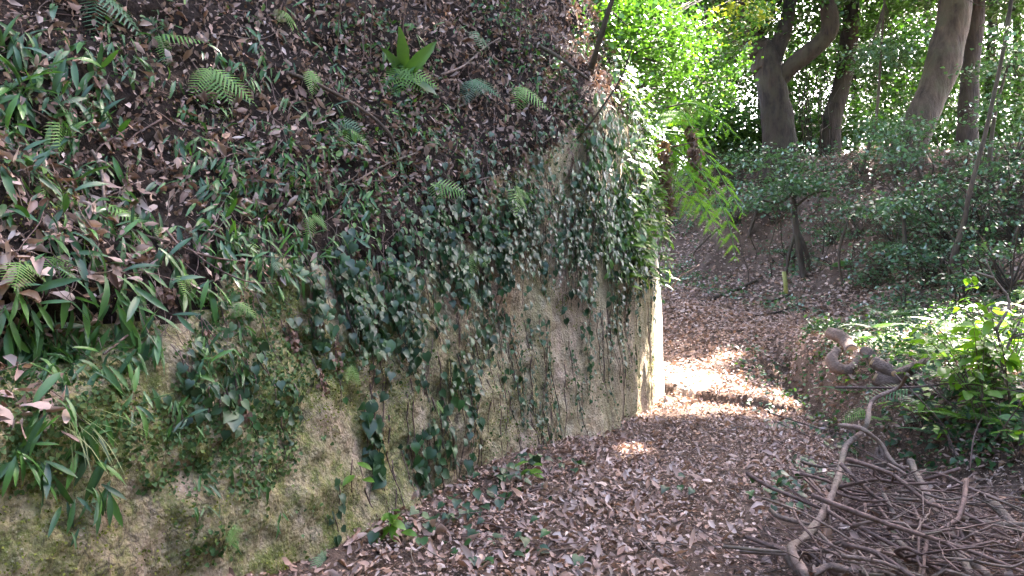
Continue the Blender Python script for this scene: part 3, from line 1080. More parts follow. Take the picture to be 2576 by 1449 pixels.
P, Nn = cliff_points(110000, -3.4, 6.5, -0.1, 2.6)
mo = fbm(P, 2.2, 4, .6) - .5 * sstep(.5, 3.5, (P[:, :2] - B0) @ A)
kp = rng.random(len(P)) < sstep(.05, .5, mo)
P, Nn = P[kp][:18000], Nn[kp][:18000]
n = len(P)
V, Fc = batch(T_SMALL, P + Nn * rng.uniform(-.002, .008, (n, 1)), rv(n, .6) + Nn * .8 + np.array([0, 0, -.3]), Nn + rv(n, .6), rng.uniform(.006, .016, n))
ob('moss_cushions', mesh_np('moss_cushions', V, Fc, M_MOSS), None, 'yellow-green moss cushions on the lower rock', 'moss', None, 'stuff')

# ------------------------------------------------------------------ litter on the slope
YB = ([-900, 0, 400, 800, 1000, 1200, 1400, 1550, 1700], [1000, 900, 640, 560, 520, 450, 330, 230, 200])
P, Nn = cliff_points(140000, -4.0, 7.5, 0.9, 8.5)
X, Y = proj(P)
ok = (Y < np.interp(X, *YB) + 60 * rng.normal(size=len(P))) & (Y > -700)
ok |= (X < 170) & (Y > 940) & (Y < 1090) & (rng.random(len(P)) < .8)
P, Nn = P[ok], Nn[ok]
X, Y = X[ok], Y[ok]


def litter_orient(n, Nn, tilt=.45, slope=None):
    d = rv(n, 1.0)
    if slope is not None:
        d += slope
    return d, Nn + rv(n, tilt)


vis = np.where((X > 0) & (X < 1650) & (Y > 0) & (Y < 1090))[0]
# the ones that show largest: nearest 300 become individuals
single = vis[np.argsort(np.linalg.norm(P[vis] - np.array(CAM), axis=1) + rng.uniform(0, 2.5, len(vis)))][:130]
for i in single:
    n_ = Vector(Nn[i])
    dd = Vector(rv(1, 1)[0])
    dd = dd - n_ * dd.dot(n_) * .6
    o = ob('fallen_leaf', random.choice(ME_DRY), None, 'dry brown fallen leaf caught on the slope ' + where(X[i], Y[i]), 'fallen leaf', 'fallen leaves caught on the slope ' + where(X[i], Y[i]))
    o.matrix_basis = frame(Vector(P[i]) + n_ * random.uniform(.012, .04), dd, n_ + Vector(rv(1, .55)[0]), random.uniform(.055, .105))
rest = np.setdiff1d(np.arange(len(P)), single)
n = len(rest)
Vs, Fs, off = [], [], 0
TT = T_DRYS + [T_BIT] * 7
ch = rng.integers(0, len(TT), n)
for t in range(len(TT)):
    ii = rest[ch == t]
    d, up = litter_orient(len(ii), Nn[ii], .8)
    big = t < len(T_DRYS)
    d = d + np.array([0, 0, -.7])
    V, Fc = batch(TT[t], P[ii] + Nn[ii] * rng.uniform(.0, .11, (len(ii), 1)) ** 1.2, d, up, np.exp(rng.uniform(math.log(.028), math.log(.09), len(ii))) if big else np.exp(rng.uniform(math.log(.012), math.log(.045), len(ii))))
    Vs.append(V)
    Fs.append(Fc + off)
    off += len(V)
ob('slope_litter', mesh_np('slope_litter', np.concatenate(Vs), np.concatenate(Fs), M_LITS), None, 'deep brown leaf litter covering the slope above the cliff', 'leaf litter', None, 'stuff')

# fine green leaflets and rootlets between the litter (uncountable)
P, Nn = cliff_points(90000, -4.0, 7.8, 0.9, 8.0)
X, Y = proj(P)
cov = sstep(-.1, .5, fbm(P, 1.4, 4)) * np.interp(X, [0, 700, 1300, 1600], [.5, .55, .8, 1.0]) * (Y < np.interp(X, *YB) + 190) * np.interp(Y, [0, 300, 500], [.6, .8, 1])
kp = rng.random(len(P)) < cov
P, Nn = P[kp][:34000], Nn[kp][:34000]
n = len(P)
d = rv(n, .7) + np.array([0, 0, -.6]) + Nn * .5
V, Fc = batch(T_BIT, P + Nn * rng.uniform(.01, .12, (n, 1)), d, Nn + np.array([0, 0, .6]) + rv(n, .4), rng.uniform(.02, .065, n))
ob('slope_greenery', mesh_np('slope_greenery', V, Fc, M_UNDER), None, 'small green leaflets growing through the slope litter', 'ground cover', None, 'stuff')
P, Nn = cliff_points(6500, -4.0, 7.6, 1.0, 8.0)
X, Y = proj(P)
kp = Y < np.interp(X, *YB) + 120
P, Nn = P[kp], Nn[kp]
Vs, Fs, off = [], [], 0
for q, nn in zip(P, Nn):
    L = random.uniform(.06, .28)
    dd = norm(np.array([random.gauss(0, .6), random.gauss(0, .6), -1 if random.random() < .6 else random.gauss(0, .6)]))
    dd = dd - nn * (dd @ nn) * .8
    a = q + nn * random.uniform(.01, .06)
    V, Fc = tube([a, a + dd * L * .5 + nn * random.uniform(0, .03) + rng.normal(0, .015, 3), a + dd * L], [random.uniform(.001, .0028), .0008], 3, cap=False)
    Vs.append(V)
    Fs.append(Fc + off)
    off += len(V)
ob('rootlets', mesh_np('rootlets', np.concatenate(Vs), np.concatenate(Fs), M_STICK), None, 'tangle of fine rootlets over the slope', 'rootlets', None, 'stuff')

# twigs, roots and stalks on the slope
def slope_twig(X, Y, length, r, name, lab, grp, ang=None, mat=M_TWIG, lift=.02, cat='twig'):
    h = hit(X, Y, 'cliff')
    if not h:
        return
    p, n, dist = h
    side = n.cross(Vector((0, 0, 1))).normalized()
    upv = side.cross(n) * -1
    if upv.z < 0:
        upv = -upv
    a = random.uniform(0, math.tau) if ang is None else ang
    pts = []
    q = p.copy()
    for i in range(6):
        pts.append(q - p + n * (lift * (1 + i * .3)))
        a += random.gauss(0, .22)
        q = q + (side * math.cos(a) + upv * math.sin(a)) * (length / 5)
        loc, nn = near_cliff(q)
        q = loc.lerp(q, .35)
    o = ob(name, tube_mesh(name, spline(pts, 10), [r, r * .45], mat, 5), None, lab, cat, grp)
    o.location = p


for k in range(120):
    X, Y = rand_in([(0, 0), (1500, 0), (1520, 250), (1200, 480), (700, 560), (300, 700), (0, 800)])
    slope_twig(X, Y, random.uniform(.15, .6), random.uniform(.002, .006), 'twig', 'thin dead twig lying in litter ' + where(X, Y), 'dead twigs in litter ' + where(X, Y), mat=random.choice((M_TWIG, M_TWIG, M_STICK)))
for k in range(110):
    X, Y = rand_in([(0, 380), (500, 500), (900, 420), (1500, 150), (1560, 330), (1100, 620), (700, 800), (0, 1000)])
    slope_twig(X, Y, random.uniform(.12, .4), random.uniform(.0015, .003), 'root', 'fine dangling root ' + where(X, Y), 'dangling roots ' + where(X, Y), ang=-math.pi / 2 + random.gauss(0, .35), lift=.025, cat='root', mat=random.choice((M_TWIG, M_STICK)))


def surf_branch(pts, r, name, lab, cat, mat, lift=.06, depth_off=None):
    W = []
    for X, Y in pts:
        h = hit(X, Y, 'cliff')
        W.append(h[0] + h[1] * lift)
    base = W[0].copy()
    o = ob(name, tube_mesh(name, spline([v - base for v in W], 8 * len(W)), [r, r * .6], mat, 7, .12, 9), None, lab, cat)
    o.location = base


surf_branch([(715, 190), (800, 230), (905, 285), (960, 330), (1000, 395), (1060, 440)], .016, 'fallen_branch', 'long mossy branch lying diagonally across the litter slope', 'branch', M_BARKL)
surf_branch([(405, 605), (460, 640), (530, 665), (620, 672)], .007, 'fallen_branch', 'thin dark twig bridging from the big fern to the right', 'twig', M_TWIG)
surf_branch([(470, 640), (520, 690), (600, 725), (690, 730)], .005, 'fallen_branch', 'thin lower fork of twig above the mossy rock', 'twig', M_TWIG)
surf_branch([(215, 395), (240, 450), (255, 530), (258, 560)], .010, 'fallen_branch', 'pinkish bent stick above the biggest fern', 'stick', M_STICK)
surf_branch([(1105, 200), (1150, 165), (1210, 130), (1250, 105)], .010, 'fallen_branch', 'straight grey stick on the upper slope left of the sapling', 'stick', M_STICK)
surf_branch([(880, 470), (960, 430), (1040, 395)], .008, 'fallen_branch', 'pale stick below the mossy branch', 'stick', M_STICK)
surf_branch([(1160, 460), (1230, 445), (1310, 415)], .006, 'fallen_branch', 'light twig across the top of the ivy', 'twig', M_STICK)
surf_branch([(260, 920), (300, 880), (330, 860)], .006, 'fallen_branch', 'light stick slanting below the dark hollow', 'stick', M_STICK)

# leaning sapling stems on the crest
def stem_to(X0, Y0, pts, r, lab, mat=M_BARK, name='leaning_sapling', d_off=-.3):
    h = hit(X0, Y0, 'cliff')
    base = h[0]
    W = [base - base] + [at(X, Y, base.y + dd) - base for X, Y, dd in pts]
    o = ob(name, tube_mesh(name, spline(W, 14), [r, r * .6], mat, 7, .08), None, lab, 'sapling')
    o.location = base


stem_to(1485, 185, [(1500, 130, -.2), (1530, 30, -.4), (1560, -60, -.5)], .035, 'leaning dark sapling stem on the crest above the ivy')
stem_to(1450, 352, [(1500, 290, -.15), (1560, 200, -.3), (1590, 120, -.35)], .012, 'thin dark stem slanting before the sunlit corner')
stem_to(1345, 110, [(1400, 140, -.1), (1440, 170, -.1), (1480, 200, -.05)], .02, 'short grey branch sloping down to the leaning sapling', M_BARKL, 'sloping_branch')
for X, Y, Y2 in ((915, 140, -40), (930, 180, -20), (1010, 180, -30), (1305, 170, -30), (1320, 130, -50), (850, 100, -30)):
    stem_to(X, Y, [(X + 4, (Y + Y2) / 2, -.1), (X + 10, Y2, -.25)], .006, 'thin upright seedling stalk on the upper slope at ' + {915: 'the left', 930: 'the left, second', 1010: 'the broad-leaved plant', 1305: 'the middle', 1320: 'the middle, second', 850: 'the far left'}[X], M_TWIG, 'seedling_stalk')

# ------------------------------------------------------------------ dried brown fronds hanging down
def tress(X, Y, Y2, lab, grp, wd=.03, r0=None):
    h = hit(X, Y, 'cliff')
    if not h:
        return
    p, n, dist = h
    L = (Y2 - Y) / F * h[0].y
    k = max(40, int(260 * L))
    tt = rng.random(k)
    lo = n.cross(Vector((0, 0, 1))).normalized()
    pos = np.zeros((k, 3))
    swing = rng.normal(0, .05)
    for i, t in enumerate(tt):
        q = n * (.035 + .02 * math.sin(3 * t)) + lo * (random.gauss(0, wd * .5) + swing * t) + Vector((0, 0, -L * t))
        pos[i] = q
    d = rv(k, .6) + np.array([0, 0, -1.0])
    V, Fc = batch(T_SMALL, pos, d, np.array(n) + rv(k, .8), rng.uniform(.014, .034, k))
    root = thing('dried_frond', p, lab, 'dried frond', grp)
    part('shrivelled_leaf', mesh_np('shrivelled_leaf', V, Fc, M_BROWN), root, Matrix.Translation(p))['kind'] = 'stuff'
    part('stalk', tube_mesh('stalk', [n * .03, n * .045 + Vector((0, 0, -L * .5)) + lo * swing * .5, n * .03 + Vector((0, 0, -L)) + lo * swing], [.004, .002], M_TWIG, 4), root, Matrix.Translation(p))


for X, Y, Y2, lab in [
    (735, 590, 720, 'brown dried tress above the mossy rock'), (890, 630, 760, 'dried brown frond hanging below the curled red leaf'),
    (715, 800, 940, 'long pinkish brown tress over the moss'), (735, 830, 950, 'twin of the long pinkish tress, right beside it'),
    (785, 810, 900, 'brown tress right of the two long ones'), (835, 860, 1000, 'thin brown tress beside the gritty rock'),
    (310, 660, 760, 'brown tress right of the big fern'), (500, 830, 880, 'small brown tress in the dark leaves'),
    (700, 460, 560, 'brown tress in the middle of the litter slope'), (1320, 440, 560, 'brown tress among the ivy leaves'),
    (1060, 470, 540, 'short brown tress at the top of the ivy'), (950, 480, 580, 'brown tress left of the ivy band'),
    (840, 480, 560, 'pale brown tress at the edge of the litter'), (790, 930, 1050, 'brown rootlike tress on the gritty rock'),
    (590, 990, 1080, 'reddish root hairs below the heart leaves'), (1430, 520, 600, 'brown tress low in the ivy band'),
    (1590, 370, 480, 'dark brown tress near the sunlit corner'), (1610, 420, 520, 'second dark tress near the sunlit corner'),
    (630, 430, 520, 'thin brown tress above the small dark leaves'), (1235, 560, 640, 'brown tress at the lower edge of the ivy')]:
    tress(X, Y, Y2, lab, None)
for k in range(75):
    X, Y = rand_in([(150, 350), (500, 250), (900, 200), (1400, 150), (1560, 330), (1300, 520), (1000, 600), (700, 700), (300, 760)])
    tress(X, Y, Y + random.uniform(35, 95), 'dry brown frond dangling ' + where(X, Y), 'dry brown fronds dangling ' + where(X, Y), .022)

# ------------------------------------------------------------------ grass tuft on the left bank
h = hit(185, 1060, 'cliff')
root = thing('grass_tuft', h[0], 'tuft of thin grass hanging under strap leaves', 'grass')
ME_BLADE = mesh_np('blade', *leaf_tpl([0, .3, .6, .85, 1], [.006, .008, .007, .004, .001], .3, .5), M_GRASS)
for k in range(40):
    d = h[1] * random.uniform(.2, 1) + Vector((random.gauss(0, .8), random.gauss(0, .5), random.uniform(-.9, .6)))
    part('blade', ME_BLADE, root, frame(h[0] + Vector((random.gauss(0, .03), random.gauss(0, .03), random.gauss(0, .02))), d, Vector((0, 0, 1)), random.uniform(.15, .32)))

# ------------------------------------------------------------------ litter on path, ditch and bank
def ground_points(n, x0, x1, y0, y1):
    P = np.stack([rng.uniform(x0, x1, n), rng.uniform(y0, y1, n), np.zeros(n)], -1)
    P[:, 2] = ground_z(P[:, 0], P[:, 1])
    e = .06
    gx = (ground_z(P[:, 0] + e, P[:, 1]) - P[:, 2]) / e
    gy = (ground_z(P[:, 0], P[:, 1] + e) - P[:, 2]) / e
    Nn = norm(np.stack([-gx, -gy, np.ones(n)], -1))
    cd = (P[:, 0] - B0[0]) * N1[0] + (P[:, 1] - B0[1]) * N1[1]
    ok = (cd > -0.15) | (P[:, 1] > 10.3)
    return P[ok], Nn[ok]


def litter_mesh(name, P, Nn, smin, smax, tilt, lab, full=True, lift=.03):
    Vs, Fs, off = [], [], 0
    T = T_DRYS if full else [T_BIT]
    ch = rng.integers(0, len(T), len(P))
    for t in range(len(T)):
        ii = ch == t
        k = int(ii.sum())
        V, Fc = batch(T[t], P[ii] + Nn[ii] * rng.uniform(.0, lift, (k, 1)) + np.array([0, 0, .012]), rv(k) * np.array([1, 1, .3]), Nn[ii] + rv(k, tilt), np.exp(rng.uniform(math.log(smin), math.log(smax), k)))
        Vs.append(V)
        Fs.append(Fc + off)
        off += len(V)
    return ob(name, mesh_np(name, np.concatenate(Vs), np.concatenate(Fs), M_LIT), None, lab, 'leaf litter', None, 'stuff')


# beaten middle of the path has smaller, broken leaves
P, Nn = ground_points(23000, -1.6, 4.6, 2.4, 9.6)
mid = np.abs(P[:, 0] - (1.55 + .12 * (P[:, 1] - 5)))
keep = rng.random(len(P)) < np.where(mid < .5, .35, 1) * np.where((np.abs(P[:, 0] - 2.5) < .5) & (P[:, 1] > 8.9), .4, 1)
litter_mesh('path_litter', P[keep], Nn[keep], .022, .082, .27, 'dry brown leaf litter covering the near path')
P, Nn = ground_points(42000, -1.6, 4.6, 2.4, 9.6)
litter_mesh('broken_litter', P, Nn, .012, .045, .5, 'small broken leaf bits strewn over the near path', False, .02)
P, Nn = ground_points(22000, 0.5, 9, 9.3, 17)
kp = rng.random(len(P)) > .7 * np.exp(-((P[:, 0] - 2.6) / .5) ** 2 - ((P[:, 1] - 10.4) / 1.2) ** 2)
P, Nn = P[kp], Nn[kp]
litter_mesh('far_path_litter', P, Nn, .04, .09, .45, 'leaf litter on the far bend of the path', False)
P, Nn = ground_points(32000, -2, 20, 15, 29)
litter_mesh('bank_litter', P, Nn, .06, .13, .5, 'dark leaf litter on the wooded bank', False, .05)
P, Nn = ground_points(9000, 4.4, 12, 4, 15)
litter_mesh('mound_litter', P, Nn, .05, .10, .5, 'leaf litter on the mound right of the path', False, .05)

cnt = 0
zones = [('dry curled fallen leaf on the near path beside the cliff foot', 'fallen leaves beside the cliff foot', [(850, 1449), (1250, 1230), (1500, 1120), (1500, 1449)], 70),
         ('dry flat fallen leaf on the middle of the near path', 'fallen leaves on the middle of the path', [(1500, 1120), (1700, 1050), (1850, 1150), (1950, 1300), (1900, 1449), (1500, 1449)], 60),
         ('sunlit fallen leaf on the path by the far corner', 'fallen leaves by the far corner', [(1650, 1020), (1850, 1040), (1950, 1100), (1750, 1080)], 14),
         ('fallen leaf beside the ditch edge right of the path', 'fallen leaves beside the ditch', [(1900, 1080), (2050, 1100), (2130, 1180), (1950, 1250)], 16)]
for lab, grp, poly, num in zones:
    for k in range(num):
        X, Y = rand_in(poly)
        h = hit(X, Y, 'ground')
        if not h:
            continue
        up = Vector((0, 0, 1)) + Vector(rv(1, .33)[0])
        o = ob('fallen_leaf', random.choice(ME_DRY), None, 'dry fallen leaf lying on the path ' + where(X, Y, MARKS2), 'fallen leaf', 'fallen leaves on the path ' + where(X, Y, MARKS2))
        o.matrix_basis = frame(h[0] + Vector((0, 0, random.uniform(.03, .055))), Vector((random.gauss(0, 1), random.gauss(0, 1), .1)), up, random.uniform(.06, .115))

# small sticks on the path
for k in range(46):
    h = hit(*rand_in([(900, 1430), (1300, 1230), (1680, 1040), (1900, 1080), (2080, 1180), (1950, 1440)]), 'ground')
    a = random.uniform(0, math.tau)
    L = random.uniform(.12, .4)
    d = Vector((math.cos(a), math.sin(a), 0))
    o = ob('stick', tube_mesh('stick', spline([Vector((0, 0, 0)), d * L * .5 + Vector((random.gauss(0, .02), random.gauss(0, .02), .02)), d * L], 6), [random.uniform(.003, .009), .002], random.choice((M_TWIG, M_STICK)), 5), None, 'short dead stick lying in litter on the near path', 'stick', 'short sticks on the path')
    o.location = h[0] + Vector((0, 0, .04))

# ------------------------------------------------------------------ ivy and seedlings growing on the ground
def ground_ivy(X, Y, k, spread, lab, grp=None, size=.065, which='ground', name='ivy_plant'):
    h = hit(X, Y, which)
    if not h:
        return
    p = h[0]
    root = thing(name, p, lab, 'ivy', grp)
    for j in range(k):
        q = p + Vector((random.gauss(0, spread), random.gauss(0, spread), 0))
        z = gz(q.x, q.y)
        cd = (q.x - B0[0]) * N1[0] + (q.y - B0[1]) * N1[1]
        if cd < .03 and q.y < 10:
            continue
        q.z = z + random.uniform(.03, .11)
        d = Vector((random.gauss(0, .7), -.6 + random.gauss(0, .6), random.uniform(-.5, .1)))
        part('leaf', random.choice(ME_IVY), root, frame(q, d, Vector((random.gauss(0, .3), -.35, 1)), size * random.uniform(.6, 1.25)))
    part('stem', tube_mesh('stem', [Vector((-spread, 0, .02)), Vector((0, spread * .3, .04)), Vector((spread, 0, .02))], [.003, .002], M_TWIG, 4), root, Matrix.Translation(p))


for X, Y, k, s, lab in [
    (1260, 1215, 34, .16, 'ivy patch at the cliff foot where the strands meet the litter'),
    (1390, 1190, 22, .14, 'ivy patch at the cliff foot right of the largest foot patch'),
    (1130, 1300, 16, .15, 'loose ivy leaves on the litter below the long strands'),
    (1060, 1300, 14, .13, 'ivy leaves beside the little foot fern'),
    (990, 1330, 12, .10, 'low ivy at the foot of the rock by the fern'),
    (1230, 1260, 10, .15, 'few ivy leaves sprouting from litter below the foot patch'),
    (1230, 1400, 9, .14, 'sparse ivy leaves in the nearest litter'),
    (1330, 1390, 8, .14, 'sparse ivy leaves in litter near the bottom of the picture'),
    (1740, 1260, 5, .08, 'tiny ivy sprig alone on the middle of the path'),
    (1960, 1240, 22, .13, 'ivy patch at the left edge of the brush heap'),
    (2040, 1180, 20, .15, 'ivy patch behind the edge of the brush heap'),
    (1990, 1280, 18, .12, 'blue-green ivy under the left branches of the brush heap'),
    (1930, 1010, 26, .18, 'ivy at the sunlit edge of the ditch'),
    (1890, 940, 26, .22, 'ivy clump on the path edge beyond the ditch'),
    (1960, 930, 22, .22, 'ivy clump on the path edge before the logs'),
    (1850, 880, 20, .25, 'ivy sprouting on the far path before the logs'),
    (2110, 1140, 18, .15, 'ivy along the lip of the ditch beside the crooked branch'),
    (2050, 1090, 14, .14, 'ivy along the grassy lip of the ditch'),
    (2250, 1030, 34, .2, 'ivy hanging over the earth bank above the ditch'),
    (2320, 1080, 34, .2, 'ivy patch beside the toothed fern on the earth bank'),
    (2200, 980, 30, .2, 'ivy beneath the cut logs'),
    (2390, 1060, 36, .22, 'pale shining ivy patch right of the toothed fern'),
    (2480, 1100, 30, .22, 'ivy patch near the right edge above the brush'),
    (2140, 930, 22, .2, 'ivy before the curved log'),
    (2060, 1230, 12, .1, 'ivy leaves peeping through the brush heap'),
    (2300, 1390, 16, .12, 'round ivy leaves low in the brush heap'),
    (1690, 1020, 10, .08, 'little green weeds at the foot of the sunlit corner'),
]:
    ground_ivy(X, Y, k, s, lab)

# seedlings with oval leaves by the cliff foot
for X, Y, k, lab in ((985, 1350, 14, 'bright seedling with glossy oval leaves at the cliff foot'), (885, 1230, 6, 'long-leaved seedling low on the rock'), (1320, 1205, 8, 'oval-leaved seedling in the ivy at the cliff foot')):
    h = hit(X, Y)
    root = thing('seedling', h[0], lab, 'seedling')
    for j in range(k):
        d = Vector((random.gauss(.1, .8), -.6, random.uniform(-.4, .5)))
        part('leaf', random.choice(ME_OVAL), root, frame(h[0] + Vector((random.gauss(0, .04), -.03, random.uniform(.03, .16))), d, Vector((0, -.2, 1)), random.uniform(.07, .12)))
    part('stem', tube_mesh('stem', [Vector((0, 0, -.02)), Vector((0, -.02, .08)), Vector((.01, -.03, .17))], [.005, .003], M_TWIG, 5), root, Matrix.Translation(h[0]))

# ------------------------------------------------------------------ cut logs
def log_thing(pts, r, lab, rough=.22, cap_at=(0, 1), r1=None):
    mid_ = pts[len(pts) // 2]
    hh = hit(mid_[0], mid_[1] + 26, 'ground')
    sh_ = hh[0].y - mid_[2] - .05
    W = [at(X, Y, d + sh_) for X, Y, d in pts]
    W = [Vector((q.x, q.y, max(q.z, gz(q.x, q.y) + r[0] * .7))) for q in W]
    base = W[0].copy()
    base.z -= r[0]
    r = [q * .88 for q in r]
    root = thing('cut_log', base, lab, 'log')
    sp = spline([v - base for v in W], 7 * len(W))
    me = tube_mesh('log_body', sp, r, M_LOG, 16, rough, 11)
    part('log_body', me, root, Matrix.Translation(base))
    for end, k in ((0, 0), (-1, 1)):
        if k not in cap_at:
            continue
        d = (sp[1] - sp[0]) if end == 0 else (sp[-1] - sp[-2])
        d = d.normalized() * (-1 if end == 0 else 1)
        rr = r[end] * 1.0
        rr *= .9
        pts2 = [sp[end] - d * .02, sp[end] + d * .006, sp[end] + d * .007]
        part('cut_end', tube_mesh('cut_end', pts2, [rr * 1.0, rr * .97, rr * .9], M_CUT, 14), root, Matrix.Translation(base))


log_thing([(2085, 838, 10.3), (2112, 848, 10.1), (2133, 868, 9.9), (2143, 900, 9.6)], [.085, .11, .095, .085], 'upright-lying cut log with a pale sawn end, farthest of the pile')
log_thing([(2106, 880, 9.6), (2092, 905, 9.5), (2105, 925, 9.4), (2140, 928, 9.3), (2180, 910, 9.4), (2200, 902, 9.5)], [.06, .075, .085, .08, .075, .07], 'curved cut log bending round like a hook')
log_thing([(2172, 884, 9.7), (2186, 890, 9.6), (2198, 905, 9.5)], [.065, .08, .075], 'short cut log stub behind the hooked log')
log_thing([(2196, 912, 9.3), (2228, 928, 9.2), (2262, 940, 9.1), (2310, 955, 9.0)], [.075, .08, .07, .06], 'cut log running off under the green plants')
log_thing([(2205, 950, 8.8), (2240, 965, 8.7), (2285, 985, 8.6)], [.10, .105, .09], 'thick grey log half hidden below the others')
log_thing([(2250, 940, 8.9), (2310, 915, 9.2), (2350, 905, 9.4)], [.035, .04, .03], 'slender pale branch leaning on the logs')

# ------------------------------------------------------------------ stake
b = hit(1978, 738, 'ground')[0]
root = thing('stake', b, 'short greenish bamboo stake standing by the far path', 'stake')
hgt = 55 / F * b.y
part('post', tube_mesh('post', [Vector((0, 0, -.1)), Vector((-.02, 0, hgt * .5)), Vector((-.06, 0, hgt))], [.05, .05, .048], M_BAMBOO, 12), root, Matrix.Translation(b))
for f in (.35, .72):
    part('node_ring', tube_mesh('node_ring', [Vector((-.05 * f - .002, 0, hgt * f - .008)), Vector((-.05 * f, 0, hgt * f)), Vector((-.05 * f, 0, hgt * f + .008))], [.049, .055, .049], M_BAMBOO, 12), root, Matrix.Translation(b))

# fallen sticks on the far path
for pts, r, lab in (([(1790, 758), (1850, 735), (1915, 705)], .06, 'rotten dark branch lying on the far path'), ([(1880, 780), (1950, 760), (1990, 745)], .025, 'thin branch before the bamboo stake'), ([(2010, 770), (1960, 790), (1900, 800)], .02, 'thin twig on the far path edge')):
    W = [hit(X, Y, 'ground')[0] + Vector((0, 0, .05)) for X, Y in pts]
    o = ob('fallen_branch', tube_mesh('fallen_branch', spline([v - W[0] for v in W], 12), [r, r * .6], M_BARK, 7, .2), None, lab, 'branch')
    o.location = W[0]

# ------------------------------------------------------------------ brush heap
def zb(zx, zy):
    return 1661 + zx * .3552, 938 + zy * .3552


def heap_depth(Y, lift):
    """depth at which the sight line through row Y is lift metres above the flat path"""
    return (1.5 - lift) / max(.03, (Y - 724.5) / F)


BR = [
    ('long crooked branch arching up from the front of the brush heap', [(1030, 1435, .2), (930, 1250, .2), (1040, 1150, .22), (1130, 1030, .25), (1200, 900, .3), (1260, 740, .36), (1300, 560, .44), (1330, 500, .48), (1440, 410, .55), (1470, 330, .62), (1490, 220, .68), (1560, 160, .74), (1690, 100, .80), (1750, 10, .92)], .024),
    ('bent grey branch hooked over the long crooked one', [(1260, 370, .60), (1380, 385, .58), (1450, 410, .57), (1560, 500, .48), (1620, 600, .40), (1690, 660, .36), (1790, 670, .35)], .018),
    ('thick smooth branch running down to the bottom of the heap', [(1770, 620, .42), (1800, 690, .38), (1880, 850, .34), (2000, 1040, .32), (2090, 1200, .32), (2200, 1440, .32)], .030),
    ('short thick branch stub joining the smooth branch', [(2010, 1070, .33), (2100, 1050, .36), (2170, 1030, .40)], .026),
    ('light branch reaching to the right edge of the heap', [(2180, 1040, .33), (2300, 1060, .33), (2440, 1072, .33), (2640, 1070, .34)], .022),
    ('small hooked branch below the light branch', [(2120, 1170, .3), (2165, 1130, .33), (2172, 1050, .4)], .018),
    ('thin curved branch at the left edge of the heap', [(980, 670, .12), (1080, 780, .16), (1140, 870, .2), (1155, 960, .24)], .013),
    ('brown bowed branch poking left over the path', [(780, 970, .1), (850, 1020, .14), (1000, 1060, .18), (1150, 1085, .2)], .018),
    ('wavy branch along the bottom edge of the heap', [(1080, 1430, .18), (1200, 1370, .2), (1400, 1410, .2), (1560, 1405, .2), (1680, 1450, .2)], .019),
    ('straight stick in the lower middle of the heap', [(1560, 1180, .26), (1650, 1290, .24), (1740, 1400, .22), (1780, 1450, .2)], .017),
    ('kinked branch in the lower middle of the heap', [(1680, 1180, .28), (1740, 1240, .27), (1830, 1310, .26), (1850, 1390, .24), (1820, 1450, .22)], .018),
    ('rough stick at the lower left corner of the heap', [(870, 1240, .12), (920, 1340, .14), (985, 1440, .15)], .018),
    ('dark thick branch at the lower right of the heap', [(2130, 1250, .25), (2230, 1350, .25), (2330, 1440, .25)], .028),
    ('grey branch crossing the top of the heap', [(1340, 630, .30), (1480, 660, .30), (1640, 720, .28), (1800, 820, .26)], .020),
    ('weathered grey branch on the right of the heap', [(2310, 880, .35), (2400, 960, .33), (2480, 1060, .3), (2620, 1180, .28)], .034),
]
for lab, pts, r in BR:
    W = []
    for zx, zy, lift in pts:
        X, Y = zb(zx, zy)
        W.append(at(X, Y, heap_depth(Y, lift)))
    W = [Vector(p) for p in W]
    base = W[0].copy()
    o = ob('dead_branch', tube_mesh('dead_branch', spline([v - base for v in W], 7 * len(W)), [r * .85, r * .8, r * .66, r * .45], M_STICK if r > .015 else M_TWIG, 9, .28, 16), None, lab, 'branch')
    o.location = base

# torn pale stub standing in the heap
X, Y = zb(1555, 655)
b = at(X, Y, heap_depth(Y, .18))
root = thing('broken_stub', b, 'pale torn stub of wood standing behind the heap', 'stub')
part('stub_body', tube_mesh('stub_body', [Vector((-.01, 0, -.12)), Vector((0, 0, .06)), Vector((.005, 0, .13))], [.045, .042, .03], M_LOG, 9, .15, 16), root, Matrix.Translation(b))
for k in range(5):
    part('splinter', tube_mesh('splinter', [Vector((random.gauss(0, .015), random.gauss(0, .012), .10)), Vector((random.gauss(0, .02), random.gauss(0, .012), random.uniform(.17, .24)))], [.012, .003], M_LOG, 4), root, Matrix.Translation(b))

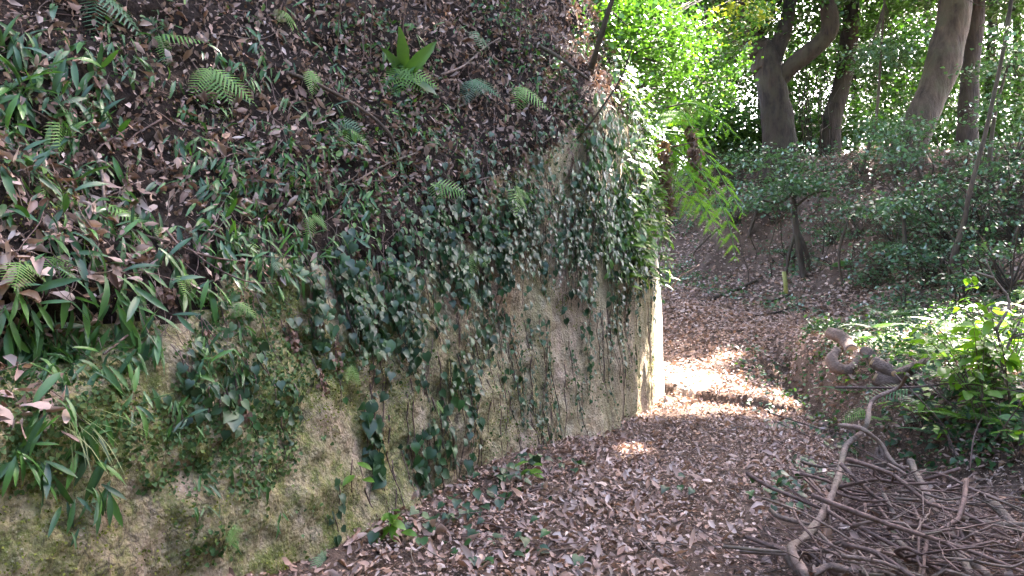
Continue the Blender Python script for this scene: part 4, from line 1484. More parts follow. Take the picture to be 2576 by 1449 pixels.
# the many thin sticks of the heap
HEAP = [('dead stick high in the brush heap', 'sticks in the upper brush heap', [(1280, 640), (1800, 700), (2500, 900), (2560, 1050), (1700, 950), (1250, 820)], 58),
        ('dead stick inside the brush heap', 'sticks in the middle of the brush heap', [(1150, 900), (1700, 950), (2560, 1050), (2560, 1250), (1700, 1200), (1100, 1100)], 62),
        ('dead stick low in the brush heap', 'sticks at the bottom of the brush heap', [(1000, 1180), (1700, 1200), (2560, 1250), (2560, 1440), (1000, 1440)], 58),
        ('wiry twig at the heap fringe', 'wiry twigs at the left fringe of the heap', [(400, 1380), (800, 1180), (1100, 1100), (1100, 1440), (400, 1440)], 40)]
for lab, grp, poly, num in HEAP:
    for k in range(num):
        zx, zy = rand_in(poly)
        X, Y = zb(zx, zy)
        core = min(1.0, max(0.0, (zx - 900) / 700))
        lift = random.uniform(.03, .10 + .36 * core)
        c = at(X, Y, heap_depth(Y, lift))
        a = random.gauss(-1.05, .6) if random.random() < .72 else random.uniform(0, math.tau)
        L = random.uniform(.3, 1.15) * (1 if num > 50 else .6)
        d = Vector((math.cos(a), math.sin(a), random.gauss(0, .25)))
        q = Vector((-d.y, d.x, 0))
        bend = random.gauss(0, .07) * L
        jz = lambda: Vector((random.gauss(0, .022), random.gauss(0, .022), random.gauss(0, .025))) * (L + .3)
        pts = [-d * L / 2, q * bend - d * L * .25 + jz(), q * bend + jz(), q * bend * .8 + d * L * .25 + jz(), d * L / 2 + q * random.gauss(0, .08) * L]
        r = random.choice((.003, .0035, .004, .005, .007, .009, .013)) * (1 if num > 50 else .5)
        mat = random.choice((M_TWIG, M_TWIG, M_STICK))
        sp_ = spline(pts, 9)
        V, Fc = tube(sp_, [r, r * .5], 5, .2, 20)
        Vs, Fs = [V], [Fc]
        for j in range(random.choice((0, 1, 1, 2, 3))):
            s0 = sp_[random.randint(2, 6)]
            dv = (d * random.uniform(.4, 1) + q * random.choice((-1, 1)) * random.uniform(.3, .8) + Vector((0, 0, random.uniform(-.1, .5)))) * L * random.uniform(.15, .4)
            V2, F2 = tube([s0, s0 + dv * .5 + q * random.gauss(0, .02), s0 + dv], [r * .55, r * .2], 4)
            Fs.append(F2 + sum(len(x) for x in Vs))
            Vs.append(V2)
        me_ = bpy.data.meshes.new('dead_stick')
        V, Fc = fix_tris(np.vstack(Vs), [tuple(f) for x in Fs for f in x])
        me_.from_pydata([tuple(x) for x in V], [], Fc)
        me_.polygons.foreach_set('use_smooth', np.ones(len(me_.polygons), bool))
        me_.materials.append(mat)
        o = ob('dead_stick', me_, None, lab + ' ' + where(X, Y, MARKS3), 'stick', grp + ' ' + where(X, Y, MARKS3))
        o.location = c

# fine mass of twiglets that fills the heap (too many to count)
Vs, Fs, off = [], [], 0
for k in range(1000):
    zx, zy = rand_in([(1000, 1440), (1150, 1000), (1300, 640), (1800, 700), (2580, 850), (2580, 1440)])
    X, Y = zb(zx, zy)
    c = np.array(at(X, Y, heap_depth(Y, random.uniform(.01, .22))))
    a = random.gauss(-1.1, .8)
    L = random.uniform(.08, .4)
    d = np.array([math.cos(a), math.sin(a), random.gauss(0, .25)]) * L
    m = c + rng.normal(0, .05, 3) * L
    V, Fc = tube([c - d / 2, m, c + d / 2], [random.uniform(.0012, .003), .001], 3, cap=False)
    Vs.append(V)
    Fs.append(Fc + off)
    off += len(V)
ob('brush_twiglets', mesh_np('brush_twiglets', np.concatenate(Vs), np.concatenate(Fs), M_TWIG), None, 'tangle of fine dead twiglets filling the brush heap', 'twigs', None, 'stuff')

# dead leaves caught in the heap
k = 700
pos = np.zeros((k, 3))
for i in range(k):
    zx, zy = rand_in([(1000, 1440), (1150, 1000), (1300, 640), (1800, 700), (2580, 850), (2580, 1440)])
    X, Y = zb(zx, zy)
    pos[i] = at(X, Y, heap_depth(Y, random.uniform(.01, .2)))
V, Fc = batch(T_DRYS[0], pos, rv(k), rv(k, .5) + np.array([0, 0, 1.0]), rng.uniform(.03, .09, k))
ob('heap_litter', mesh_np('heap_litter', V, Fc, M_LIT), None, 'dead leaves caught among the sticks of the brush heap', 'leaf litter', None, 'stuff')

# ------------------------------------------------------------------ plants on the mound at the right
for X, Y, L, nf, dark, lab in [
    (2290, 1000, 130, 3, 1, 'toothed blue-green fern hanging down the earth bank'),
    (2390, 930, 120, 4, 0, 'sunlit fern beside the logs'), (2290, 900, 90, 4, 0, 'fern rising behind the hooked log'),
    (2450, 870, 120, 4, 0, 'bright fern behind the sunlit shrub'), (2200, 850, 80, 4, 1, 'fern behind the farthest log'),
    (2180, 1040, 70, 3, 0, 'small fern on the lip of the ditch'), (2140, 1010, 70, 3, 1, 'dark fern in the ditch'),
    (2360, 1130, 110, 4, 1, 'pale fern behind the top of the brush heap'), (2500, 960, 130, 4, 0, 'large sunlit fern near the right edge'),
    (2100, 690, 60, 4, 1, 'fern at the foot of the bank by the stilt-rooted sapling'), (2420, 1000, 110, 4, 0, 'sunlit fern in the middle of the mound'),
    (2240, 820, 80, 4, 1, 'dim fern on the slope behind the logs'), (2540, 1040, 120, 4, 0, 'fern at the right edge above the brush')]:
    h = hit(X, Y, 'ground')
    if h:
        put_fern(h[0], Vector((-.3, -.75, .6)).normalized() if 'hanging' in lab or 'lip' in lab else Vector((0, 0, 1)), L / F * h[2] * 1.15, nf, lab, None, bool(dark), 1.1, .3)


def leafy_shrub(p, hgt, wid, stems, lab, mat_leaf, size, leaves=22, group=None, name='leafy_plant'):
    root = thing(name, p, lab, 'plant', group)
    for s in range(stems):
        a = random.uniform(0, math.tau)
        tip = Vector((math.cos(a) * wid * random.uniform(.4, 1), math.sin(a) * wid * random.uniform(.4, 1), hgt * random.uniform(.6, 1.1)))
        mid_ = tip * .5 + Vector((0, 0, hgt * .12))
        sp = spline([Vector((random.gauss(0, .04), random.gauss(0, .04), -.03)), mid_, tip], 8)
        part('stem', tube_mesh('stem', sp, [.006, .002], M_TWIG, 5), root, Matrix.Translation(p))
        for j in range(leaves // stems):
            q = sp[random.randint(3, 7)]
            d = Vector((random.gauss(0, 1), random.gauss(0, 1), random.gauss(-.1, .3)))
            part('leaf', random.choice(mat_leaf), root, frame(p + q + d * .03, d, Vector((random.gauss(0, .25), random.gauss(0, .25), 1)), size * random.uniform(.6, 1.25)))


for X, Y, hg, wd, st, lab, sz, lv in [
    (2470, 1060, .7, .55, 6, 'sunlit broad-leaved shrub in the middle of the mound', .13, 60),
    (2560, 1050, .9, .55, 6, 'sunlit broad-leaved shrub cut by the right picture edge', .14, 60),
    (2400, 1000, .5, .45, 5, 'low bright shrub right of the logs', .11, 50),
    (2500, 1120, .6, .5, 5, 'bright leafy shrub just above the brush heap', .13, 45),
    (2340, 1010, .35, .35, 4, 'small bright plant by the slender pale branch', .09, 30),
    (2540, 940, .9, .5, 6, 'tall bright shrub behind the right edge plants', .11, 70),
    (2430, 950, .6, .5, 6, 'fresh green shrub behind the low bright one', .10, 60),
    (2130, 985, .25, .2, 3, 'little seedling before the hooked log', .07, 16),
    (2420, 1140, .3, .3, 4, 'yellow-green sprout behind the brush', .08, 22)]:
    h = hit(X, Y, 'ground')
    if h:
        leafy_shrub(h[0], hg, wd, st, lab, ME_OVAL, sz, lv)

# dense low growth over the mound (uncountable)
P, Nn = ground_points(60000, 3.3, 8.2, 4.8, 12.5)
xr_ = 2.95 + .2 * (P[:, 1] - 6.9)
e = P[:, 0] - xr_
dn = sstep(.35, 1.0, e) * sstep(-.35, .25, fbm(P, 1.6, 4, .6)) + .12 * sstep(-.6, .1, e)
kp = rng.random(len(P)) < dn * .75
P, Nn = P[kp][:16000], Nn[kp][:16000]
n = len(P)
hgt = (rng.random(n) ** 1.5) * (.10 + .28 * sstep(-.2, .5, fbm(P, 1.1, 3)))
pos = P + np.array([0, 0, 1.0]) * (hgt + .03)[:, None]
V, Fc = batch(T_BIT, pos, rv(n) * np.array([1, 1, .5]) + np.array([-.2, -.5, -.2]), rv(n, .45) + np.array([-.1, -.2, 1.0]), rng.uniform(.03, .085, n))
ob('mound_undergrowth', mesh_np('mound_undergrowth', V, Fc, M_UNDER), None, 'dense low greenery covering the mound right of the ditch', 'undergrowth', None, 'stuff')
for X, Y, L, nf, dark, lab in [(2260, 880, 75, 5, 0, 'fern close behind the short log stub'), (2330, 930, 90, 5, 0, 'fern right of the log that runs under plants'), (2480, 1010, 100, 5, 0, 'bright fern beside the middle shrub'), (2350, 1060, 90, 5, 1, 'bluish fern right of the toothed fern'),
                               (2440, 1090, 100, 5, 0, 'fern above the middle of the brush heap'), (2540, 1110, 100, 5, 1, 'dim fern at the right edge above the heap'), (2380, 860, 80, 5, 0, 'fern behind the low bright shrub'), (2500, 900, 90, 5, 0, 'fern below the dead twigs'),
                               (2230, 1080, 60, 4, 0, 'little fern on the bare earth above the ditch'), (2160, 870, 60, 4, 1, 'fern tucked behind the farthest log end')]:
    h = hit(X, Y, 'ground')
    if h:
        put_fern(h[0], Vector((0, 0, 1)), L / F * h[2] * 1.1, nf, lab, None, bool(dark), 1.1, .3)
for X, Y, k, s, lab in [(2350, 1000, 34, .25, 'ivy patch under the low bright shrub'), (2280, 1060, 30, .2, 'ivy patch left of the bluish fern'), (2440, 1030, 34, .25, 'ivy patch under the middle shrub'), (2540, 1000, 34, .25, 'ivy patch under the right edge shrub'), (2190, 1010, 26, .18, 'ivy patch on the ditch side below the logs'),
                        (2300, 1120, 24, .18, 'ivy patch just behind the heap'), (2400, 1110, 26, .2, 'ivy patch behind the middle of the heap'), (2010, 1000, 22, .15, 'ivy patch at the ditch head'), (2080, 1060, 20, .12, 'ivy patch inside the ditch'), (1980, 1080, 16, .14, 'ivy sprigs on the path side of the ditch')]:
    ground_ivy(X, Y, k, s, lab, None, .075)
for X, Y, hg, wd, st, lab, sz, lv in [(2330, 1090, .4, .4, 5, 'bright sprouting shrub above the toothed fern', .10, 40), (2520, 1010, .7, .5, 6, 'leafy shrub between the two edge shrubs', .12, 60), (2290, 960, .3, .35, 5, 'small leafy plant leaning over the logs', .08, 36), (2450, 980, .6, .45, 6, 'bushy plant behind the middle shrub', .10, 60), (2560, 1160, .4, .4, 5, 'leafy plant at the right edge over the heap', .10, 36)]:
    h = hit(X, Y, 'ground')
    if h:
        leafy_shrub(h[0], hg, wd, st, lab, ME_OVAL, sz, lv)

# bare sunlit twigs of a dead shrub at the right edge
h = hit(2535, 990, 'ground')
root = thing('dead_shrub', h[0], 'bare pale twiggy dead shrub at the right edge', 'dead shrub')
for pts in ([(2535, 990), (2520, 900), (2505, 830), (2470, 790)], [(2520, 900), (2550, 840), (2576, 780), (2590, 740)], [(2505, 830), (2540, 760), (2500, 700), (2480, 650)], [(2525, 930), (2470, 880), (2450, 850)], [(2500, 700), (2440, 680)], [(2545, 850), (2600, 830)]):
    W = [at(X, Y, h[0].y - .1) - h[0] for X, Y in pts]
    part('branch', tube_mesh('branch', spline(W, 10), [.014, .005], M_STICK, 6), root, Matrix.Translation(h[0]))

# dark thin branches reaching across the sunlit plants
for pts, r, lab in (([(2100, 975, 6.0), (2280, 975, 5.9), (2420, 965, 5.8), (2600, 990, 5.6)], .011, 'dark thin branch crossing in front of the sunlit plants'),
                    ([(2330, 960, 6.2), (2430, 1040, 6.0), (2600, 1060, 5.8)], .009, 'second dark thin branch below the first across the plants'),
                    ([(2250, 940, 6.4), (2330, 1020, 6.1), (2400, 1100, 5.8), (2470, 1180, 5.6)], .008, 'thin branch slanting down through the plants to the brush'),
                    ([(2440, 1180, 5.3), (2450, 1100, 5.4), (2470, 1050, 5.5)], .007, 'thin pale upright twig rising from the brush'),
                    ([(1940, 1040, 6.9), (2050, 1075, 6.6), (2130, 1095, 6.3)], .008, 'dark twig reaching over the ditch'),
                    ([(1950, 1060, 6.8), (2060, 1110, 6.4), (2120, 1150, 6.1)], .006, 'thin lower twig reaching over the ditch')):
    W = [at(*q) for q in pts]
    o = ob('overhanging_twig', tube_mesh('overhanging_twig', spline([v - W[0] for v in W], 12), [r, r * .5], M_TWIG, 6), None, lab, 'twig')
    o.location = W[0]

# ------------------------------------------------------------------ big fern arching from the sunlit corner
PINNA = [frond_geo(16, 3, .25, .17, .022), frond_geo(16, 3, .45, .15, .020)]
M_FERNB = leaf_mat('corner_fern_leaf', [(0.10, 0.26, 0.02), (0.15, 0.32, 0.03)], 0.55, 0.6, (1.5, 1.6, 0.4), 0.08, False)
ME_PINNA = [mesh_np('pinna', g[0], g[1], M_FERNB) for g in PINNA]
h = hit(1655, 330, 'cliff') or hit(1640, 330, 'cliff') or hit(1620, 330, 'cliff') or hit(1600, 330, 'cliff')
cp = h[0]
D0 = cp.y
root = thing('corner_fern', cp, 'large backlit fern arching out from the sunlit corner of the cliff', 'fern')
for pts in ([(1720, 262, -.3), (1790, 285, -.6), (1860, 350, -.8)], [(1720, 345, -.2), (1785, 400, -.5), (1835, 480, -.7), (1872, 545, -.8)],
            [(1720, 390, -.4), (1790, 470, -.8), (1835, 570, -1.0), (1850, 660, -1.1)], [(1700, 400, -.5), (1750, 470, -.9), (1785, 590, -1.1)],
            [(1705, 330, .2), (1760, 345, .3), (1830, 330, .4)], [(1690, 300, -.6), (1715, 280, -1.0), (1745, 330, -1.3)], [(1700, 470, -.3), (1770, 520, -.6), (1820, 610, -.8)]):
    W = [cp] + [at(X, Y, D0 + dd) for X, Y, dd in pts]
    sp = spline(W, 25)
    fr = ob('frond', tube_mesh('frond', [v - cp for v in sp], [.012, .004], M_FERN, 5), root)
    for j in range(5, 25, 2):
        t = j / 24
        tan = (sp[min(24, j + 1)] - sp[j - 1]).normalized()
        nF = Vector((.15, -.72, .6 + random.gauss(0, .1))).normalized()
        sd = nF.cross(tan).normalized()
        Lp = .34 * math.sin(math.pi * min(1, .25 + .72 * t)) + .05
        for s_ in (-1, 1):
            d = sd * s_ * .85 + tan * .5 + Vector((0, 0, -.22 + random.gauss(0, .1)))
            c = ob('pinna', random.choice(ME_PINNA), fr)
            M = frame(sp[j] - cp, d, nF, Lp * random.uniform(.85, 1.1))
            c.matrix_basis = M


def air_tress(p, L, wd, lab, k=500):
    t = rng.random(k)
    pos = np.stack([rng.normal(0, wd, k) * (1 - .5 * t) + .12 * t * t, rng.normal(0, wd, k), -L * t], -1)
    d = rv(k, .7) + np.array([0, 0, -1.0])
    V, Fc = batch(T_SMALL, pos, d, rv(k), rng.uniform(.03, .07, k))
    root = thing('dried_frond', p, lab, 'dried frond')
    part('shrivelled_leaf', mesh_np('shrivelled_leaf', V, Fc, M_BROWN), root, Matrix.Translation(p))['kind'] = 'stuff'
    part('stalk', tube_mesh('stalk', [Vector((-.25, .1, .02)), Vector((0, 0, .06)), Vector((.03, 0, -L * .5)), Vector((.12, 0, -L))], [.012, .006], M_TWIG, 5), root, Matrix.Translation(p))


air_tress(at(1668, 355, D0 - .5), .95, .045, 'dark dried frond hanging straight down beside the corner fern')
air_tress(at(1728, 270, D0 - .3), .55, .04, 'pale dried frond hanging under the top of the corner fern')
air_tress(at(1745, 370, D0 - .5), .6, .035, 'brown dried frond among the corner fern fronds')
# broken pale twig at the corner
o = ob('dead_twig', tube_mesh('dead_twig', spline([Vector((0, 0, 0)), Vector((.1, 0, .14)), Vector((.24, 0, .22)), Vector((.36, 0, .3))], 8), [.012, .005], M_STICK, 5), None, 'pale broken twig sticking out beside the sunlit corner', 'twig')
o.location = at(1692, 722, D0)

# ------------------------------------------------------------------ trees
SH = np.array(SUN_D)
GAPS = [((2.1, 9.95, .2), .7), ((2.1, 9.95, .9), .7), ((1.85, 9.45, .9), .5), ((2.4, 9.6, .1), .75), ((2.95, 9.7, .2), .75), ((2.5, 10.7, .2), .85), ((3.2, 9.0, .1), .4), ((3.0, 11.4, .4), .45),
        ((3.2, 9.5, 3.4), .25), ((2.1, 10.6, 5.0), 1.0), ((1.9, 10.4, 6.0), .9), ((4.6, 7.0, .8), .55), ((5.3, 8.2, 1.0), .6), ((5.0, 9.6, .8), .6), ((3.6, 12.3, .5), .3), ((6.2, 10.5, 1.2), .5), ((2.6, 13.5, 5.5), 1.3), ((3.6, 15, 6), 1.2)]


def sun_gaps(P):
    """leaves that would shade the sunny spots are missing: these are the holes in the canopy"""
    ok = np.ones(len(P), bool)
    for c, r in GAPS:
        v = P - np.array(c)
        t = v @ SH
        dist = np.linalg.norm(v - t[:, None] * SH, axis=1)
        ok &= (t < .6) | (dist > r)
    return ok


def crown_leaves(blobs, n_cl, per, size, flat=.3, spread=.45, gaps=True):
    """leaf clusters through a set of ellipsoids; returns vertex/face arrays and the cluster centres"""
    vol = np.array([b[3] * b[4] * b[5] for b in blobs]) ** .8
    which = rng.choice(len(blobs), n_cl, p=vol / vol.sum())
    B = np.array(blobs)[which]
    u = norm(rv(n_cl)) * (rng.random((n_cl, 1)) ** .45)
    C = B[:, :3] + u * B[:, 3:6]
    P = np.repeat(C, per, 0) + rv(n_cl * per) * np.array([spread, spread, spread * flat])
    if gaps:
        P = P[sun_gaps(P)]
    k = len(P)
    d = rv(k) * np.array([1, 1, .45]) + np.array([0, 0, -.25])
    nn = rv(k, .55) + np.array([0, 0, 1.0])
    V, Fc = batch(T_SMALL, P, d, nn, size * rng.uniform(.65, 1.3, k))
    return V, Fc, C


def tree(base, trunk_paths, mat, blobs, n_cl, per, size, lab, leafmat=M_CROWN, grp=None, name='tree', spread=.45, rough=.13, flat=.3, sides=18):
    """trunk_paths: list of (points, radii); the first is the trunk, the rest are limbs"""
    root = thing(name, base, lab, 'tree', grp)
    for i, (pts, r) in enumerate(trunk_paths):
        me = tube_mesh('trunk', spline([Vector(p) - base for p in pts], 8 * len(pts)), r, mat, sides if i == 0 else 10, rough, 2.2)
        part('trunk' if i == 0 else 'limb', me, root, Matrix.Translation(base))
    if blobs:
        V, Fc, C = crown_leaves(blobs, n_cl, per, size, flat, spread)
        part('crown', mesh_np('crown', V - np.array(base), Fc, leafmat), root, Matrix.Translation(base))
        # a few branches that carry the clusters
        top = Vector(trunk_paths[0][0][-1])
        for c in C[:: max(1, len(C) // 10)][:10]:
            m = (top + Vector(c)) / 2 + Vector((0, 0, -.3))
            part('branch', tube_mesh('branch', spline([top - base, m - base, Vector(c) - base], 7), [max(.008, trunk_paths[0][1][-1] * .35), .006], mat, 5), root, Matrix.Translation(base))
    return root


def pp(X, Y, d):
    return at(X, Y, d)


# big branching tree
D = 23.5
b = gdrop(*at(1958, 340, D).xy)
tree(b, [([b - Vector((0, 0, .4)), pp(1958, 340, D), pp(1950, 260, D), pp(1938, 190, D), pp(1925, 140, D + .1), pp(1905, 100, D + .2)], [.62, .52, .46, .46, .42, .22]),
         ([pp(1945, 215, D), pp(2000, 160, D - .3), pp(2060, 110, D - .5), pp(2088, 70, D - .6), pp(2080, 0, D - .6), pp(2070, -80, D - .6)], [.30, .27, .25, .26, .24, .2]),
         ([pp(1930, 170, D), pp(1955, 120, D), pp(1980, 50, D + .2), pp(1995, -60, D + .3)], [.32, .26, .22, .2]),
         ([pp(1920, 180, D), pp(1900, 120, D + .2), pp(1885, 60, D + .3), pp(1880, -60, D + .4)], [.34, .3, .26, .22]),
         ([pp(1900, 140, D), pp(1850, 95, D + .3), pp(1790, 60, D + .6), pp(1740, 10, D + .8)], [.2, .16, .13, .09])],
     M_BARK, [(8, 22, 14.5, 5, 5, 2.2), (5, 24, 12, 3, 3, 2), (11, 25, 13, 4, 4, 2), (8.2, 24, 10.2, 3.5, 2, 1.0)], 400, 42, .17, 'massive dark tree that forks into four limbs on the bank')
# slender leaning tree right of it
D = 26
b = gdrop(*at(2085, 330, D).xy)
tree(b, [([b - Vector((0, 0, .3)), pp(2090, 320, D), pp(2115, 220, D), pp(2135, 110, D), pp(2140, 30, D), pp(2145, -60, D)], [.45, .33, .29, .3, .26, .22])],
     M_BARK, [(12.2, 26, 14, 3.5, 4, 2), (12, 27, 11.5, 2.5, 2.5, 1.2)], 240, 42, .17, 'slender dark leaning tree between the two great trunks')
# large leaning trunk on the right
h = hit(2265, 415, 'ground')
D = h[0].y
tree(h[0], [([h[0] - Vector((0, 0, .3)), pp(2285, 370, D), pp(2325, 280, D), pp(2365, 190, D), pp(2385, 110, D + .1), pp(2400, 30, D + .1), pp(2405, -80, D + .2)], [.52, .44, .42, .45, .44, .42, .36]),
            ([pp(2400, 40, D), pp(2440, -20, D), pp(2500, -80, D)], [.2, .17, .12])],
     M_BARKL, [(11.5, 19, 12.5, 4, 4, 1.8), (14, 17, 12, 3, 3.5, 1.6), (9, 17.5, 12.2, 3, 3, 1.4)], 340, 42, .16, 'thick grey-brown trunk leaning right on the bank')
# dark tree close behind it
D = 23
b = gdrop(*at(2432, 360, D).xy)
tree(b, [([b - Vector((0, 0, .3)), pp(2432, 340, D), pp(2440, 200, D), pp(2452, 60, D), pp(2460, -80, D)], [.36, .3, .26, .25, .22])],
     M_BARK, [(15, 23, 12, 3.5, 3.5, 2)], 200, 42, .17, 'dark upright tree just behind the thick leaning trunk')
# dark stump leaning left below the fern
D = 20
b = hit(1835, 455, 'ground')[0]
tree(b, [([b - Vector((0, 0, .3)), b + Vector((-.2, 0, .25)), pp(1790, 395, b.y), pp(1772, 365, b.y)], [.34, .28, .2, .12])], M_BARK, [], 0, 0, 0, 'dark broken leaning stump beyond the corner fern', name='leaning_stump')

# thin sapling with stilt roots before the bank
h = hit(2025, 700, 'ground')
D = h[0].y
b = h[0]
tree(b, [([pp(2030, 735, D - .2), pp(2015, 660, D), pp(2002, 570, D), pp(1995, 490, D), pp(1985, 440, D + .1)], [.07, .085, .08, .06, .04]),
         ([pp(2045, 720, D + .2), pp(2030, 640, D + .1), pp(2006, 580, D)], [.05, .055, .05]),
         ([pp(1978, 690, D + .2), pp(1985, 640, D + .1), pp(2000, 585, D)], [.035, .04, .04]),
         ([pp(1990, 490, D), pp(1960, 510, D - .2), pp(1920, 505, D - .4)], [.035, .03, .02]),
         ([pp(2000, 520, D), pp(2040, 490, D - .2), pp(2080, 480, D - .4)], [.035, .03, .02])],
     M_BARKL, [(*at(1960, 470, D - .3), 1.2, .9, .35), (*at(1940, 400, D), 1.2, 1.0, .4), (*at(2050, 470, D - .2), 1.0, .9, .3), (*at(1900, 520, D - .4), .7, .6, .25)], 75, 26, .10, 'sapling on stilt-like roots with flat leaf sprays before the bank', M_SHRUB, spread=.28, flat=.25)

# slim saplings on and behind the bank
SAP = [
    ([(2395, 740), (2392, 670), (2425, 560), (2440, 480), (2480, 330), (2525, 120), (2550, -40)], 12.5, .055, 'long thin sapling curving up along the right side'),
    ([(2165, 440), (2185, 370), (2205, 290), (2215, 150), (2225, 0)], 19, .05, 'thin pale sapling left of the thick leaning trunk'),
    ([(2255, 470), (2240, 400), (2225, 330)], 18.5, .05, 'crooked little sapling at the foot of the leaning trunk'),
    ([(2330, 560), (2325, 470), (2300, 400), (2290, 330)], 17, .04, 'thin sapling in front of the leaning trunk'),
    ([(2500, 500), (2490, 400), (2505, 280), (2540, 150)], 16, .05, 'pale thin sapling near the right edge'),
    ([(2120, 720), (2110, 640), (2130, 560)], 18, .035, 'short bare sapling beside the stilt-rooted one'),
    ([(2280, 740), (2282, 640), (2270, 520)], 15, .035, 'thin stem in the shrubs right of the bank foot'),
    ([(1880, 600), (1900, 540), (1920, 480)], 19, .05, 'bent root-like stem on the dark slope behind the fern'),
    ([(1740, 640), (1790, 590), (1830, 560)], 19, .03, 'dead stick leaning on the dark slope'),
]
for pts, D, r, lab in SAP:
    h = hit(*pts[0], 'ground')
    D = h[0].y if h else D
    b = h[0] if h else at(*pts[0], D)
    W = [b] + [pp(X, Y, D) for X, Y in pts[1:]]
    top = W[-1]
    bl = [(top.x, top.y, min(top.z, 8), .9, .9, .4), (W[-2].x - .3, W[-2].y - .3, W[-2].z, .7, .7, .3)] if 'bare' not in lab and 'stick' not in lab and 'root' not in lab else []
    tree(b, [(W, [r, r * .85, r * .6])], M_BARKL, bl, 34, 22, .10, lab, M_SHRUB, name='sapling', spread=.25, sides=7)

# trees of the ridge and the wood beyond
rt = random.Random(5)
DESC = ['far tree behind the massive forked tree', 'far tree left of the massive forked tree', 'far tree behind the slender leaning tree', 'far tree between the leaning trunks', 'far tree behind the thick leaning trunk',
        'far tree at the right edge of the wood', 'far tree in the wood seen over the corner fern', 'distant slim tree behind the corner foliage', 'distant tree seen between the forked limbs', 'distant tree right of the slender leaning tree',
        'distant tree beyond the thin pale sapling', 'distant tree right of the dark upright tree', 'distant tree under the forked limb', 'distant tree at the end of the ridge', 'distant tree behind the right saplings', 'far low tree on the ridge']
FX = [1990, 1860, 2110, 2200, 2330, 2540, 1760, 1690, 1920, 2160, 2240, 2480, 2050, 2390, 2570, 1820]
for i, lab in enumerate(DESC):
    D = rt.uniform(27, 44)
    X = FX[i]
    c = at(X, 300, D)
    b = gdrop(c.x, c.y)
    lean = rt.gauss(0, .05)
    H = rt.uniform(9, 14)
    top = b + Vector((lean * H, 0, H))
    bl = [(top.x, top.y, b.z + 1.2, 2.6, 2.0, .9), (top.x, top.y, top.z - 1, 3.2, 3.2, 2.2), (top.x + rt.gauss(0, 1.5), top.y, b.z + H * .55, 2.8, 2.5, 1.5), (top.x + rt.gauss(0, 2), top.y - 1, b.z + H * .28, 2.2, 2.0, .9)]
    tree(b, [([b - Vector((0, 0, .3)), b + Vector((lean * H * .4, 0, H * .45)), top], [rt.uniform(.13, .3), .14, .08])], M_BARK, bl, 300, 34, .17, lab, M_CROWN, 'trees of the wood beyond the bank', spread=.5, sides=8)

# canopy trees on top of the cliff whose boughs roof the path
for (bx, by, lab, blobs, ncl) in [
    (-2.6, 12.5, 'tall tree on the cliff top with boughs over the path', [(1.5, 14.5, 12.2, 3.6, 3.6, 1.3), (-1.5, 12.5, 12.5, 3.2, 3.2, 1.4), (3.8, 16.5, 12.6, 3, 3, 1.2)], 420),
    (-1.2, 18.0, 'second tall tree on the cliff top further back', [(2.0, 19.5, 13.5, 3.5, 3.5, 1.4), (4.8, 20.5, 13.8, 3, 3, 1.2), (-.5, 17, 13.2, 3, 3, 1.4)], 330),
    (12.8, 13.6, 'tall tree on the right bank leaning its crown over the path', [(8.6, 15, 12.6, 4.4, 4.2, 1.2), (6.2, 12, 12.2, 3.4, 3.4, 1.1), (11, 13, 12.8, 3, 3.4, 1.2), (9, 18, 13, 3, 3, 1.2)], 760),
    (-5.0, 7.5, 'tree on the slope above the nearest bank', [(-3.2, 9.5, 11.8, 3.6, 3.6, 1.4), (-.5, 9.8, 11.2, 2.8, 2.6, 1.0), (-6, 7, 12, 3, 3, 1.4)], 330)]:
    loc, nn, ii, dd = BV_C.ray_cast(Vector((bx, by, 30)), Vector((0, 0, -1)))
    b = loc if loc is not None else Vector((bx, by, 8.0))
    if bx > 8:
        b = gdrop(bx, by)
    t = Vector((bx + .6, by + .5, 11.5))
    tree(b, [([b - Vector((0, 0, .4)), (b + t) / 2 + Vector((-.3, 0, 0)), t], [.35, .26, .18])], M_BARK, blobs, ncl, 42, .20, lab, M_CROWN, 'canopy trees over the path', spread=.55)

# ------------------------------------------------------------------ shrubs
def shrub(p, rx, ry, rz, n_cl, size, lab, mat=M_SHRUB, grp=None, per=26, spread=.22, stems=5, up=None, flat=.3):
    root = thing('shrub', p, lab, 'shrub', grp)
    c0 = p + Vector((0, 0, up if up is not None else rz * .8))
    V, Fc, C = crown_leaves([(c0.x, c0.y, c0.z, rx, ry, rz)], n_cl, per, size, flat, spread, False)
    part('foliage', mesh_np('foliage', V - np.array(p), Fc, mat), root, Matrix.Translation(p))
    for c in C[:stems]:
        cc = Vector(c) - p
        part('stem', tube_mesh('stem', spline([Vector((random.gauss(0, .08), random.gauss(0, .08), -.05)), cc * .5 + Vector((0, 0, .1)), cc], 7), [.022, .008], M_BARKL, 5), root, Matrix.Translation(p))


